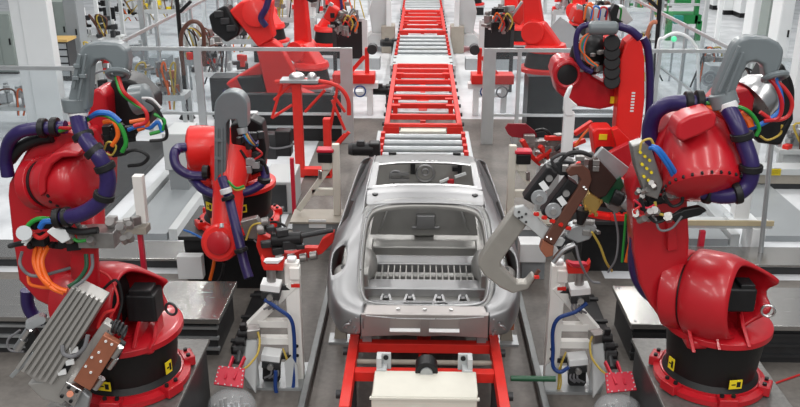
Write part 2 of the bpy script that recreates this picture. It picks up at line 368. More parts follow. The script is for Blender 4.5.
# ------------------------------------------------------------------ the car body
car = thing('car_body', 'bare silver car body without lid or glass on the red carrier', 'car body', (0, 9.8, 0.9))
cols = [((.62,7.495), (.60,7.66,1.175), 1.13), ((.82,7.515), (.67,7.69,1.20), 1.18), ((.95,7.60), (.71,7.83,1.28), 1.25), ((1.015,7.82), (.72,8.02,1.42), 1.35),
        ((1.045,8.2), (.71,8.35,1.62), 1.45), ((1.04,8.7), (.68,8.75,1.83), 1.48), ((1.01,9.2), (.665,9.15,1.96), 1.47),
        ((.99,9.9), (.64,9.9,1.99), 1.45), ((.98,10.5), (.63,10.45,1.95), 1.43), ((.97,11.2), (.70,11.25,1.62), 1.38),
        ((.96,11.9), (.75,11.9,1.42), 1.32), ((.84,12.35), (.6,12.4,1.25), 1.2)]
for s in (-1, 1):
    m = MB(); G = []
    for i, ((x, y), (tx, ty, tz), bz) in enumerate(cols):
        T = V(tx, ty, tz); B = V(x-0.01, y, bz)
        low = 0.92 if i < 4 else 0.90
        col = [V(x-(0.06 if i > 1 else 0), y+0.01, low), V(x-0.005, y, low+0.10), V(x, y-0.005, (low+bz)/2+0.04), B]
        for k in (0.12, 0.34, 0.68, 0.87, 1.0):
            p = B.lerp(T, k); bulge = 0.05*math.sin(PI*k) if not (6 <= i <= 9) else 0.035*math.sin(PI*k)
            col.append(p + V(bulge*0.5, 0, bulge))
        G.append([m.bm.verts.new((s*p.x, p.y, p.z)) for p in col])
    for i in range(len(G)-1):
        for j in range(len(G[0])-1):
            if 6 <= i <= 9 and 3 <= j <= 6: continue
            if i == 5 and 4 <= j <= 5: continue
            if i == 3 and j in (4, 5): continue
            if i in (3, 8) and j in (0, 1) and False: continue
            m.bm.faces.new((G[i][j], G[i+1][j], G[i+1][j+1], G[i][j+1]))
    sp_ = m.build('body_side', BODY, car, ang=60)
    sp_['label'] = 'silver body side with rear quarter, window opening and lamp hole'
    md = sp_.modifiers.new('sub', 'SUBSURF'); md.levels = 2; md.render_levels = 2
    md = sp_.modifiers.new('sol', 'SOLIDIFY'); md.thickness = 0.018; md.offset = -1 if s > 0 else 1
    # inner side structure
    m = MB()
    m.prism([(s*0.80, 7.7, 0.92), (s*0.80, 12.2, 0.92), (s*0.80, 12.2, 1.25), (s*0.80, 9.8, 1.35), (s*0.76, 8.3, 1.40), (s*0.76, 7.72, 1.12)], (s*0.03, 0, 0))
    m.bb(s*0.95, s*0.62, 8.3, 9.3, 0.95, 1.22)
    m.build('inner_side', PAN, car, bevel=0.02)
    MB().ball((s*0.70, 8.75, 1.12), 0.2, (0.8, 1.7, 0.9)).build('wheel_arch_tub', PAN, car)
    m = MB().tube([(s*0.92, 9.5, 1.42), (s*0.80, 9.55, 1.7), (s*0.66, 9.6, 1.96)], 0.03)
    m.tube([(s*0.93, 10.15, 1.4), (s*0.82, 10.2, 1.65), (s*0.67, 10.25, 1.93)], 0.035); m.build('roof_pillar', BODY, car, each=True)
    # lamp pocket behind the opening
    c = V(s*0.86, 8.04, 1.36)
    m = MB().ball(c, 0.13, (0.9, 1.3, 0.6)); m.build('lamp_pocket', mat('lamp_pocket_dark', (.26, .25, .235), .5, metal=.5), car)
    m = MB().cyl(c+V(0, -0.02, 0.03), c+V(0, -0.03, 0.085), 0.035); m.build('lamp_pocket_hole', BLK, car)
    # corner panel under the lamp
    MB().tube([(s*.655, 7.485, .94), (s*.655, 7.485, 1.14), (s*.66, 7.60, 1.185)], .005).build('panel_seam', BLK, car)
    m = MB()
    for (a, b_) in ((.70, 1.12), (.76, 1.08), (.72, 1.0), (.80, 1.03), (.70, .96)): m.cyl((s*a, 7.46, b_), (s*a, 7.49, b_), 0.012, seg=8)
    m.tube([(s*.76, 7.47, 1.06), (s*.80, 7.47, 1.05), (s*.83, 7.48, 1.01)], 0.012); m.build('fixing_clip', BODY, car, each=True)
# hatch frame: wide flange and polished lip
def ringpts(o, dz=0, dy=0):
    h = [(0, 7.66, 1.165), (.30, 7.66, 1.17), (.52, 7.67, 1.18), (.63, 7.72, 1.21), (.675, 7.86, 1.31), (.69, 8.1, 1.45), (.68, 8.4, 1.63), (.655, 8.62, 1.75), (.57, 8.75, 1.83), (.32, 8.80, 1.87), (0, 8.81, 1.88)]
    c = V(0, 8.2, 1.5); L_ = [V(*p) for p in h] + [V(-p[0], p[1], p[2]) for p in h[-2:0:-1]]
    return [c + (p-c)*o + V(0, dy, dz) for p in L_]
def band(rA, rB, name, m_, th=0.015):
    m = MB(); A = smoothpts(rA+[rA[0]], 4)[:-1]; B = smoothpts(rB+[rB[0]], 4)[:-1]
    va = [m.bm.verts.new(p) for p in A]; vb = [m.bm.verts.new(p) for p in B]; n = len(va)
    for i in range(n): m.bm.faces.new((va[i], va[(i+1) % n], vb[(i+1) % n], vb[i]))
    o = m.build(name, m_, car, ang=60); md = o.modifiers.new('sol', 'SOLIDIFY'); md.thickness = th; return o
band(ringpts(1.09), ringpts(1.0), 'hatch_frame', mat('hatch_flange_metal', (.27, .27, .265), .42, metal=.85, noise=.08))
band(ringpts(1.0), ringpts(0.965, -0.05), 'hatch_gutter', PAN)
rp = ringpts(0.995, 0.012); MB().tube(rp+[rp[0]], 0.012, 8, 5).build('hatch_seal_lip', CHROME, car)
# roof
def sheet(name, rows, m_, th=0.02, cuts=None):
    m = MB(); G = [[m.bm.verts.new(p) for p in r] for r in rows]
    for i in range(len(G)-1):
        for j in range(len(G[0])-1):
            if cuts and (i, j) in cuts: continue
            m.bm.faces.new((G[i][j], G[i+1][j], G[i+1][j+1], G[i][j+1]))
    o = m.build(name, m_, car, ang=50); md = o.modifiers.new('sub', 'SUBSURF'); md.levels = 1; md.render_levels = 2
    md = o.modifiers.new('sol', 'SOLIDIFY'); md.thickness = th; return o
xs = [-.67, -.62, -.5, -.3, -.1, .1, .3, .5, .62, .67]
arch = lambda x: -0.035*(x/0.67)**2
sheet('rear_roof_header', [[(x, 9.10, 1.975+arch(x)) for x in xs], [(x, 9.03, 1.955+arch(x)) for x in xs], [(x, 8.93, 1.95+arch(x)) for x in xs], [(x, 8.86, 1.90+arch(x)) for x in xs], [(x, 8.78, 1.88+arch(x)) for x in xs]], BODY)
sheet('front_roof_panel', [[(x*0.96, 9.93, 2.0+arch(x)) for x in xs], [(x*0.96, 9.98, 2.01+arch(x)) for x in xs], [(x*0.95, 10.3, 1.995+arch(x)) for x in xs], [(x*0.94, 10.5, 1.94+arch(x)) for x in xs]], mat('roof_panel_metal', (.22, .22, .22), .5, metal=.8, noise=.06))
m = MB()
for s in (-1, 1): m.prism([(s*.57, 9.05, 1.96), (s*.67, 9.05, 1.965), (s*.65, 10.0, 1.985), (s*.57, 10.0, 1.985)], (0, 0, -0.04))
m.build('roof_side_rail', BODY, car, bevel=0.012, each=True)
MB().tube([(-.60, 9.12, 1.955), (-.3, 9.12, 1.985), (0, 9.12, 1.99), (.3, 9.12, 1.985), (.60, 9.12, 1.955)], 0.018).build('roof_opening_lip', CHROME, car)
MB().tube([(-.58, 9.92, 1.97), (-.3, 9.92, 2.0), (0, 9.92, 2.005), (.3, 9.92, 2.0), (.58, 9.92, 1.97)], 0.014).build('roof_opening_lip', CHROME, car)
m = MB()
for x in (-.15, -.10, .03, .10, .14): m.cyl((x, 9.94, 1.995), (x, 9.94, 2.02), 0.02, seg=10)
m.build('header_stud', CHROME, car, each=True)
m = MB()
for x in (-.57, .57): m.cyl((x, 8.93, 1.93), (x, 8.93, 1.943), 0.035, seg=14)
for x in (-.42, .42): m.bb(x-.05, x+.05, 10.38, 10.42, 1.955, 1.985)
m.build('header_hole', BLK, car, each=True)
# floor, cross beams, bulkhead and firewall
m = MB().bb(-.82, .82, 8.28, 12.2, 0.93, 0.96); m.bb(-.62, .62, 7.72, 8.3, 0.93, 0.955); m.build('floor_pan', PAN, car)
for (y, w, z) in ((9.45, .10, 1.10), (9.02, .12, 1.09), (8.40, .12, 1.07), (8.72, .05, 1.04)):
    MB().bb(-.72, .72, y-w, y+w, 0.95, z).build('floor_cross_beam', BODY if w > .1 else PAN, car, bevel=0.025)
m = MB()
for i in range(19): x = -.63+i*0.07; m.bb(x-.010, x+.010, 8.5, 8.9, 1.0, 1.065)
m.build('floor_rib', PAN, car, bevel=0.006, each=True)
m = MB()
for x in (-.42, -.16, .16, .42):
    m.prism([(x-.05, 8.18, .96), (x-.02, 8.05, 1.06), (x+.02, 8.05, 1.06), (x+.05, 8.18, .96)], (0, .06, 0))
    m.beam((x-.09, 7.95, .97), (x-.03, 8.12, 1.07), .025, .02); m.beam((x+.09, 7.95, .97), (x+.03, 8.12, 1.07), .025, .02)
m.build('trunk_well_bracket', BODY, car, each=True)
m = MB().bb(-.60, .60, 7.70, 7.90, 1.08, 1.12); m.build('rear_sill_shelf', BODY, car, bevel=0.02)
m = MB().bb(-.22, .08, 7.74, 7.80, 1.12, 1.14); m.tube([(.1, 7.76, 1.14), (.2, 7.78, 1.15), (.26, 7.74, 1.14)], .01); m.build('lid_latch', DRK, car)
m = MB(); m.prism([(-.70, 9.95, 1.0), (.70, 9.95, 1.0), (.62, 9.98, 1.48), (-.62, 9.98, 1.48)], (0, .03, 0)); m.build('seat_back_panel', PAN, car, bevel=.01)
m = MB().bb(-.10, .14, 9.88, 9.95, 1.12, 1.30); m.bb(-.16, .20, 9.90, 9.95, 1.10, 1.14); m.build('belt_bracket', BODY, car, bevel=.015)
m = MB()
for s in (-1, 1): m.beam((s*.58, 9.92, 1.06), (s*.46, 9.92, 1.40), .03, .02)
m.build('panel_bead', CHROME, car, each=True)
m = MB().bb(-.78, .78, 11.75, 11.80, 0.95, 1.45); m.build('firewall', PAN, car)
m = MB().torus((.02, 11.73, 1.25), (0, 1, 0), .13, .018); m.torus((.02, 11.73, 1.27), (0, 1, 0), .05, .014); m.bb(-.50, -.22, 11.70, 11.75, 1.12, 1.17); m.bb(-.50, -.22, 11.70, 11.75, 1.22, 1.26)
m.torus((-.42, 11.73, 1.2), (0, 1, 0), .09, .012); m.build('firewall_pressing', BODY, car)
m = MB().bb(-.20, -.13, 11.68, 11.75, 1.25, 1.42); m.bb(.5, .56, 11.68, 11.75, 1.25, 1.45); m.bb(.42, .5, 11.68, 11.75, 1.30, 1.36); m.build('firewall_hole', BLK, car, each=True)
MB().box((.40, 11.66, 1.13), (.10, .06, .12)).build('red_plug', RED, car, bevel=.02)
m = MB().beam((.24, 11.66, 1.14), (.37, 11.66, 1.20), .05, .03); m.beam((.46, 11.66, 1.22), (.62, 11.66, 1.28), .03, .04); m.build('white_bracket', WHT2, car, each=True)
m = MB().bb(-.14, .14, 9.98, 11.7, .95, 1.10); m.build('centre_tunnel', PAN, car, bevel=.05)
# rear panel
m = MB(); m.prism([(-.65, 7.48, 1.17), (.65, 7.48, 1.17), (.65, 7.48, .905), (.20, 7.48, .925), (0, 7.48, .915), (-.20, 7.48, .925), (-.65, 7.48, .905)], (0, .04, 0))
m.prism([(-.66, 7.50, 1.17), (-.66, 7.66, 1.185), (-.66, 7.66, 1.165), (-.66, 7.50, 1.15)], (1.32, 0, 0)); m.build('rear_panel', RPAN, car, bevel=.012)
for s in (-1, 1):
    c = s*.20
    m = MB(); m.prism([(c-.155, 7.48, 1.012), (c-.155, 7.445, .992), (c-.155, 7.445, .985), (c-.155, 7.48, .985)], (.31, 0, 0)); m.build('panel_slot_lip', mat('edge_highlight', (.85, .85, .85), .45, metal=.5), car)  # highlight along the slot is put into the pale lip colour
    m = MB().bb(c-.155, c+.155, 7.472, 7.48, .945, .985); m.bb(c-.155, c+.155, 7.474, 7.48, 1.015, 1.12); m.build('panel_slot', RPAN, car, bevel=.004)
m = MB()
for x in (-.27, 0, .27): m.cyl((x, 7.57, 1.175), (x, 7.57, 1.19), .02, seg=12)
m.tube([(-.60, 7.48, 1.15), (-.3, 7.472, 1.13), (0, 7.472, 1.125), (.3, 7.472, 1.13), (.60, 7.48, 1.15)], .006); m.build('panel_stud', CHROME, car, each=True)

# ------------------------------------------------------------------ floor rails, platforms and fixtures either side of the line
SIDE = {-1: 'left', 1: 'right'}
def Q(s): return lambda px, py, Y: (lambda v: V(v.x*s, v.y, v.z))(P(px, py, Y))
def CQ(s, px, Y): return P(px, 200, Y).x*s
for s in (-1, 1):
    m = MB().bb(s*1.25, s*1.33, 7.0, 12.6, 0.04, 0.10); m.bb(s*1.25, s*1.262, 7.0, 12.6, 0.10, 0.14); m.bb(s*1.27, s*1.31, 7.0, 12.6, 0, 0.04)
    tag(m.build('floor_rail', mat('dull_rail_steel', (.24, .25, .25), .5, metal=.5, noise=.25), bevel=0.005), 'long galvanised floor rail on the concrete, %s of the car' % SIDE[s], 'rail')
    t = thing('guide_wedge', 'pale upright wedge on the floor beside the %s rear corner of the car' % SIDE[s], 'wedge', (s*1.02, 8.95, 0))
    MB().prism([(s*1.10, 8.95, 0.02), (s*0.94, 8.95, 0.02), (s*0.99, 8.95, 0.52), (s*1.04, 8.95, 0.52)], (0, 0.10, 0)).build('upright', SAND, t, bevel=0.008)
    MB().bb(s*1.16, s*0.90, 8.86, 9.1, 0, 0.03).build('foot_plate', GALV, t)
    # steel deck on a black base
    t = thing('steel_deck', 'brushed steel deck on a black base behind the %s welding robot' % SIDE[s], 'platform', (s*3.6, 8.95, 0))
    x0, x1 = (2.38, 5.6)
    MB().bb(s*x0, s*x1, 8.5, 9.5, 0.46, 0.53).build('deck_plate', STEEL, t, bevel=0.012)
    MB().bb(s*(x0+0.06), s*x1, 8.58, 9.45, 0.0, 0.46).build('base', DRK, t)
    m = MB()
    for z in (0.08, 0.22, 0.36): m.bb(s*(x0+0.04), s*x1, 8.55, 8.60, z, z+0.035)
    m.build('slat', GALV if s < 0 else DRK, t, each=True)
    m = MB()
    for (x, y) in ((x0+.07, 8.58), (x0+.07, 9.42), (x0+1.4, 8.58), (x0+1.4, 9.42)): m.cyl((s*x, y, .53), (s*x, y, .537), .014, seg=8)
    m.build('screw', CHROME, t, each=True)
    t = thing('floor_shade_strip', 'black strip for floor shade and dark rails between the %s white stand and steel deck' % SIDE[s], 'shade strip', (s*2.1, 9.4, 0))  # raised black strip added to stand for shade on the floor
    MB().bb(s*2.10, s*2.30, 8.6, 10.1, 0, .10).build('shade_strip_body', BLK, t, bevel=.01)
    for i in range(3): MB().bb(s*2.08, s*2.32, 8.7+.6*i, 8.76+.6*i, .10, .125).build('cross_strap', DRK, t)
    # back decks
    t = thing('steel_ledge', 'low steel ledge with black kickboard behind the %s steel deck' % SIDE[s], 'platform', (s*5, 11.4, 0))
    MB().bb(s*3.45, s*7.6, 10.95, 11.6, 0.13, 0.17).build('ledge_plate', STEEL, t, bevel=0.01)
    MB().bb(s*3.5, s*7.6, 11.0, 11.6, 0, 0.13).build('kickboard', DRK, t)
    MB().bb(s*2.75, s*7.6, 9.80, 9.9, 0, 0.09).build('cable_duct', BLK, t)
    t = thing('floor_channel', 'long dark floor channel between white kerbs on the %s' % SIDE[s], 'channel', (s*4.6, 15, 0))
    MB().bb(s*4.05, s*4.75, 12.0, 17.2, 0, 0.12).build('channel_plate', GRY, t)
    for xx in (3.95, 4.85): MB().bb(s*(xx-.07), s*(xx+.07), 12.0, 17.2, 0, 0.2).build('kerb', LGRY, t, bevel=.01)
    MB().bb(s*5.4, s*6.4, 12.2, 17.2, 0, 0.10).build('side_plate', DRK if s < 0 else GRY, t)
MB0 = MB().cyl((0.87, 7.22, 0.60), (1.32, 7.22, 0.60), 0.03, seg=12)
MB0.build('support_bar', DGRN, car1)
tag(MB().box((0.93, 8.35, 0.61), (0.18, 0.10, 0.14)).build('copper_block', COP, bevel=.01), 'small copper coloured block under the right rear corner of the car', 'block')

def front_fixture(s):
    q = Q(s); side = SIDE[s]; Y = 8.1
    t = thing('support_stand', 'white welded steel A-frame stand on the floor, %s of the carrier' % side, 'stand', (s*1.5, Y, 0))
    b0 = q(549, 395, Y); top = q(553, 262, Y)
    x = b0.x
    MB().bb(x-.078, x+.078, Y-.06, Y+.06, 0.02, top.z-.02).build('post', WHT, t, bevel=.012)
    MB().bb(x-.05, x+.05, Y-.05, Y+.05, top.z-.02, top.z+.03).build('post_head', WHT2, t, bevel=.02)
    MB().bb(x-.02, x+.09, Y-.10, Y+.02, top.z-.20, top.z-.06).build('head_block', WHT, t, bevel=.01)
    MB().bb(x-.01, x+.085, Y-.075, Y-.062, top.z-.30, top.z-.26).build('red_label', REDC, t)
    a = q(555, 284, Y); c = q(598 if s > 0 else 602, 334, Y)
    MB().beam((a.x, Y, a.z), (c.x, Y+.05, c.z), .10, .15, up=(0, 1, 0)).build('brace', WHT, t, bevel=.008)
    MB().beam((c.x, Y+.05, c.z), (c.x+s*.05, Y+.05, 0.02), .10, .09, up=(0, 1, 0)).build('rear_leg', WHT, t, bevel=.008)
    for py in (326, 343):
        z = q(570, py, Y).z; MB().bb(x, c.x-s*.02*(py < 330)-s*(.1 if py < 330 else 0), Y-.045, Y+.045, z-.045, z+.04).build('cross_bar', WHT, t, bevel=.006)
    MB().bb(x-s*.12, c.x-s*.05, Y-.25, Y+.3, 0, 0.03).build('base_plate', GALV, t)
    m = MB()
    for z in (.34, .46): m.cyl((x+s*(-.02), Y-.06, z), (x+s*(-.02), Y-.075, z), .018, seg=10)
    m.build('bolt', BLK, t, each=True)
    m = MB(); m.prism([(x-.10, Y-.22, 0.03), (x+.04, Y-.22, 0.03), (x+.04, Y-.22, .30), (x-.02, Y-.22, .42), (x-.10, Y-.22, .34)], (0, .02, 0)); m.build('gusset_plate', LGRY, t)
    # upper clamp
    def clamp(px, py, lab, jaw):
        c = q(px, py, Y-.10)
        M = Matrix.Rotation(-0.12*s, 3, 'Y')
        k = MB().box(c+V(0, 0, .03), (.21, .18, .08), M=M).build('clamp', WHT2, t, bevel=.008)
        MB().box(c+V(0, -.02, -.055), (.20, .15, .09), M=M).build('cylinder_body', DRK, k, bevel=.01)
        MB().cyl(c+V(0, -.08, -.06), c+V(0, -.13, -.06), .035).build('air_fitting', CHROME, k)
        b1 = MB().box(c+V(-s*.14, .06, -.02), (.14, .06, .06)).build('mounting_arm', DRK, k, bevel=.008)
        m = MB()
        for i in range(3): m.tube([c+V(-s*.06+s*i*.035, -.05, -.09), c+V(-s*.08+s*i*.04, -.10, -.16), c+V(-s*.02+s*i*.05, -.08, -.22)], .012)
        m.build('hose_stub', GCB, k, each=True)
        if jaw:
            m = MB(); j = [(567, 263), (572, 268), (586, 268), (591, 261), (590, 268), (587, 274), (568, 274)]
            m.prism([q(a_, b_, Y-.16) for a_, b_ in j], (0, .10, 0)); m.build('red_jaw', REDC, k, bevel=.008)
            m = MB(); m.prism([q(a_, b_, Y-.17) for a_, b_ in [(568, 262), (573, 267), (585, 267), (588, 265), (585, 264), (574, 264)]], (0, .08, 0)); m.build('jaw_pad', WHT2 if s < 0 else CRIM, k, bevel=.004)
            MB().cyl(c+V(0, .02, .06), c+V(0, .04, .20), .05, seg=14).build('jaw_stem', TOOLM, k)
        else:
            m = MB(); m.prism([q(568, 371, Y-.12), q(586, 371, Y-.12), q(586, 383, Y-.12), q(584, 386, Y-.12), q(570, 386, Y-.12), q(568, 383, Y-.12)], (0, .04, 0)); m.build('splash_guard', BLK, k)
        return k
    clamp(579, 291, '', True)
    clamp(577, 361, '', False)
    o = MB().tube([q(587, 303, Y-.2), q(575, 312, Y-.22), q(559, 318, Y-.22), q(553, 330, Y-.2), q(553, 350, Y-.2), q(553, 366, Y-.22), q(560, 372, Y-.25), q(569, 367, Y-.25)] if s > 0 else
                  [q(586, 303, Y-.2), q(572, 312, Y-.22), q(559, 322, Y-.22), q(555, 340, Y-.2), q(554, 370, Y-.2), q(555, 392, Y-.22), q(562, 402, Y-.28), q(572, 396, Y-.28), q(573, 375, Y-.25)], .022).build('air_hose', DBLU, t)
    m = MB()
    for i in range(5):
        dx = i*2.2; m.tube([q(566-dx*.5, 352+dx, Y-.1), q(558+dx*.3, 372, Y-.16+.02*i), q(552+dx, 385, Y-.18), q(556-dx*.4+i, 400, Y-.2), q(562, 404+i, Y-.2)], .010)
    m.build('yellow_cable', YCB, t, each=True)
    # bolted plate tool
    k = thing('locating_tool', 'crimson bolted plate tool on a jointed black arm, bottom %s of the line' % side, 'tool', (q(610, 380, 7.4).x, 7.5, 0))
    Yt = 7.35
    pl = [q(605, 373, Yt+.1), q(632, 371, Yt+.1), q(637, 390, Yt-.05), q(607, 393, Yt-.05)]
    n = (pl[1]-pl[0]).cross(pl[2]-pl[1]).normalized(); n = n if n.z < 0 else -n
    pr = MB().prism(pl, n*.03).build('red_plate', CRIM, k, bevel=.006)
    m = MB(); up = -n
    for (a_, b_) in zip(pl, pl[1:]+pl[:1]):
        for f in (.12, .37, .62, .87):
            c = a_.lerp(b_, f); c = c.lerp((pl[0]+pl[2])/2, .10); m.cyl(c, c+up*.012, .008, seg=6)
    m.build('bolt', GALV, pr, each=True)
    for (x0, x1) in ((605, 615), (617, 624)):
        MB().beam(q(x0, 362, Yt+.25), q(x1+1, 385, Yt), .022, .05).build('red_prong', CRIM, k, bevel=.004)
    m = MB()
    pts = [q(607, 338, Yt+.5), q(609, 346, Yt+.45), q(611, 355, Yt+.38), q(612, 364, Yt+.30)]
    for i, p in enumerate(pts): m.cyl(p+V(-.05, 0, 0), p+V(.05, 0, 0), .055, seg=14)
    m.build('arm_joint', BLK, k, each=True)
    MB().tube([q(605, 331, Yt+.55), q(609, 350, Yt+.42), q(612, 368, Yt+.2)], .03).build('arm_link', DRK, k)
    MB().box(q(597, 336, Yt+.55), (.15, .14, .11), rz=.3).build('valve_block', TOOLM, k, bevel=.012)
    MB().box(q(607, 331, Yt+.5), (.07, .07, .07)).build('sensor_head', BLK, k, bevel=.01)
    MB().tube([q(592, 336, Yt+.5), q(590, 345, Yt+.45), q(592, 358, Yt+.35), q(600, 369, Yt+.25), q(606, 374, Yt+.15)], .012).build('yellow_cable', YCB, k)
    b1 = q(600, 340, Yt+.6)
    MB().cyl((b1.x, b1.y, 0), (b1.x, b1.y, b1.z), .075, .06, seg=14).build('pedestal', LGRY, k)
    m = MB(); m.prism([q(592, 345, Yt+.5), q(604, 342, Yt+.5), q(607, 380, Yt+.3), q(593, 400, Yt+.3)], (0, .05, 0)); m.build('side_casting', LGRY, k, bevel=.02)
    c = q(619, 400, Yt-.08)+V(0, 0, -.13)
    m = MB().ball(c, .25, (1.0, .8, .70), 24); m.build('clear_dome', PLEX2, k)
    m = MB().bb(c.x-.15, c.x+.15, c.y-.1, c.y+.2, 0, c.z-.1); m.build('dome_base', GALV, k, bevel=.02)
    m = MB()
    for i in range(7):
        m.cyl(c+V(-.17+.055*i, -.02+.03*(i % 2), -.12), c+V(-.17+.055*i, -.02+.03*(i % 2), .02+.04*(i % 3)), .018, seg=8)
    m.build('nozzle', TOOLM, k, each=True)
for s in (-1, 1): front_fixture(s)

def mid_fixture(s):
    q = Q(s); side = SIDE[s]; Y = 12.0
    t = thing('triangular_stand', 'cream triangular steel stand on a grey box, %s of the car roof' % side, 'stand', (s*1.5, Y, 0))
    p0 = q(509.5, 216, Y); p1 = q(509.5, 145, Y); x = p0.x
    MB().bb(x-.055, x+.055, Y-.05, Y+.05, p0.z, p1.z).build('post', CREAM, t, bevel=.01)
    MB().beam(q(513, 160, Y), q(549, 212, Y), .085, .08, up=(0, 1, 0)).build('brace', CREAM, t, bevel=.008)
    z = q(520, 193, Y).z; MB().bb(x, q(536, 193, Y).x, Y-.04, Y+.04, z-.06, z+.05).build('cross_bar', CREAM, t, bevel=.008)
    e = q(553, 214, Y)
    MB().bb(x-s*.06, e.x, Y-.3, Y+.2, 0, p0.z-.03).build('box_base', GRY, t, bevel=.01)
    MB().bb(x-s*.08, e.x+s*.03, Y-.33, Y+.22, p0.z-.03, p0.z).build('top_plate', SAND, t)
    c = q(530, 226, Y-.32); MB().box((c.x, Y-.315, c.z), (.26, .02, .13)).build('white_panel', WHT2, t)
    k = MB().box(q(523, 158, Y), (.22, .18, .16)).build('clamp', BLK, t, bevel=.02)
    MB().box(q(523, 151, Y), (.26, .2, .05)).build('red_cap', CRIM, k, bevel=.015)
    MB().box(q(522, 166, Y), (.13, .14, .14)).build('bracket', CREAM, k, bevel=.01)
    MB().cyl(q(528, 172, Y-.05), q(528, 180, Y-.05), .03).build('fitting', TOOLM, k)
for s in (-1, 1): mid_fixture(s)

def red_table(s):
    q = Q(s); side = SIDE[s]; Y = 20.0
    t = thing('part_rest', 'red topped part rest on white legs, %s of the empty carrier' % side, 'stand', (s*1.9, Y, 0))
    a = q(471, 79, Y); b = q(513, 79, Y)
    MB().bb(a.x, b.x, Y-.25, Y+.25, a.z-.08, a.z+.14).build('red_top', REDC, t, bevel=.015)
    pp = q(480, 48, Y); MB().bb(pp.x-.05, pp.x+.05, Y-.05, Y+.05, a.z+.1, pp.z).build('red_upright', REDC, t, bevel=.01)
    MB().beam(q(482, 57, Y), q(497, 74, Y), .09, .08, up=(0, 1, 0)).build('red_brace', REDC, t)
    for px in (476, 504):
        x = q(px, 90, Y).x; MB().bb(x-.07, x+.07, Y-.1, Y+.1, 0, a.z-.08).build('leg', WHT2, t, bevel=.01)
    x0 = q(476, 90, Y).x; x1 = q(504, 90, Y).x; MB().bb(x0, x1, Y-.05, Y+.05, .45, .55).build('stretcher', WHT2, t)
    MB().bb(x0-.2*s, x1+.1*s, Y-.15, Y+.15, a.z-.22, a.z-.08).build('white_apron', WHT2, t)
    c = q(474, 48, Y+.2); m = MB().cyl(c, c+V(0, -.3, 0), .12, seg=18); m.build('round_motor', DRK, t)
    for dx in (8, 24): MB().torus(q(474+dx+4, 92, Y-.3), (0, 1, 0), .13, .018).build('cable_loop', DBLU if dx == 8 else GCB, t)
for s in (-1, 1): red_table(s)

def pillar(s):
    q = Q(s); Y = 28.5
    t = thing('machine_pillar', 'tall tapered grey machine pillar on the %s of the far line' % SIDE[s], 'pillar', (s*2, Y, 0))
    m = MB(); m.prism([q(a, b_, Y) for a, b_ in [(459, 40), (472, 40), (477, 12), (474, -2), (470, -12), (459, -12)]], (0, 1.0, 0)); m.build('casting', LGRY, t, bevel=.05)
    m = MB(); m.prism([q(a, b_, Y-.1) for a, b_ in [(455, 46), (483, 46), (483, 42), (474, 34), (459, 34), (455, 40)]], (0, 1.2, 0)); m.build('base_casting', LGRY, t, bevel=.03)
    MB().bb(s*.95, s*1.4, Y-.3, Y+.5, 0, .9).build('inner_frame', SAND, t, bevel=.02)
    x = q(457, 0, Y).x; MB().bb(x-.08, x+.08, Y-.25, Y-.05, .2, 3.3).build('cable_riser', WHT2, t)
    tag(MB().bb(s*1.25, s*3.4, 24.2, 24.6, .25, .6).build('cross_beam', GALV, bevel=.02), 'grey cross beam joining the %s side of the far conveyor' % SIDE[s], 'beam')
for s in (-1, 1): pillar(s)
for s in (-1, 1):
    q = Q(s); Y = 22.5
    a = q(481, 55, Y); b = q(513, 22, Y)
    t = thing('dark_screen', 'black welding screen panel behind the %s red part rest' % SIDE[s], 'screen', (a.x, Y, 0))
    MB().bb(a.x, b.x, Y, Y+.06, .9, b.z).build('panel', BLK, t)
    MB().bb(a.x-.07, a.x+.07, Y-.05, Y+.08, 0, b.z+.05).build('post', LGRY, t); MB().bb(b.x-.05, b.x+.05, Y-.02, Y+.08, 0, b.z).build('post', DRK, t)
    MB().bb(a.x, b.x, Y-.02, Y+.08, b.z, b.z+.08).build('top_rail', GALV, t)

# ------------------------------------------------------------------ fences with clear panels
def fence_x(x0, x1, y, posts, label, z1=2.05, z0=.65):
    t = thing('guard_fence', label, 'fence', ((x0+x1)/2, y, 0))
    MB().bb(x0, x1, y-.03, y+.03, z1-.04, z1+.04).build('top_rail', ALU, t, bevel=.006)
    MB().bb(x0, x1, y-.03, y+.03, z0-.03, z0+.03).build('lower_rail', ALU, t, bevel=.006)
    MB().bb(x0, x1, y-.006, y+.006, z0+.03, z1-.04).build('clear_panel', PLEX, t)
    for x, w in posts: MB().bb(x-w/2, x+w/2, y-.04, y+.04, 0, z1+.04).build('post', ALU, t, bevel=.006)
    return t
def fence_y(x, y0, y1, n, label, z1=2.05, z0=.65):
    t = thing('guard_fence', label, 'fence', (x, (y0+y1)/2, 0))
    MB().bb(x-.03, x+.03, y0, y1, z1-.04, z1+.04).build('top_rail', ALU, t, bevel=.006)
    MB().bb(x-.03, x+.03, y0, y1, z0-.03, z0+.03).build('lower_rail', ALU, t, bevel=.006)
    MB().bb(x-.006, x+.006, y0, y1, z0+.03, z1-.04).build('clear_panel', PLEX, t)
    for i in range(n):
        y = y0+(y1-y0)*i/(n-1); MB().bb(x-.04, x+.04, y-.04, y+.04, 0, z1+.04).build('post', ALU, t, bevel=.006)
Yf = 17.5
X = lambda px, py=50: P(px, py, Yf).x
fence_x(X(112), X(351), Yf, [(X(113), .08), (X(197), .16), (X(346), .26)], 'aluminium guard fence with clear panels across the left, ending near the line')
fence_x(X(484), X(731), Yf, [(X(490), .26), (X(520), .08), (X(660), .08), (X(730), .08)], 'aluminium guard fence with clear panels across the right, ending near the line')
fence_y(X(113)-.1, Yf+.1, 34, 6, 'aluminium guard fence running away from the viewer on the left')
fence_y(X(731)+.1, Yf+.1, 34, 6, 'aluminium guard fence running away from the viewer on the right')
a = P(-6, 69, 15.4); b = P(77, 67, 15.4); fence_x(a.x-.5, b.x, 15.4, [(b.x, .08)], 'short guard fence at the left edge in front of the white column')
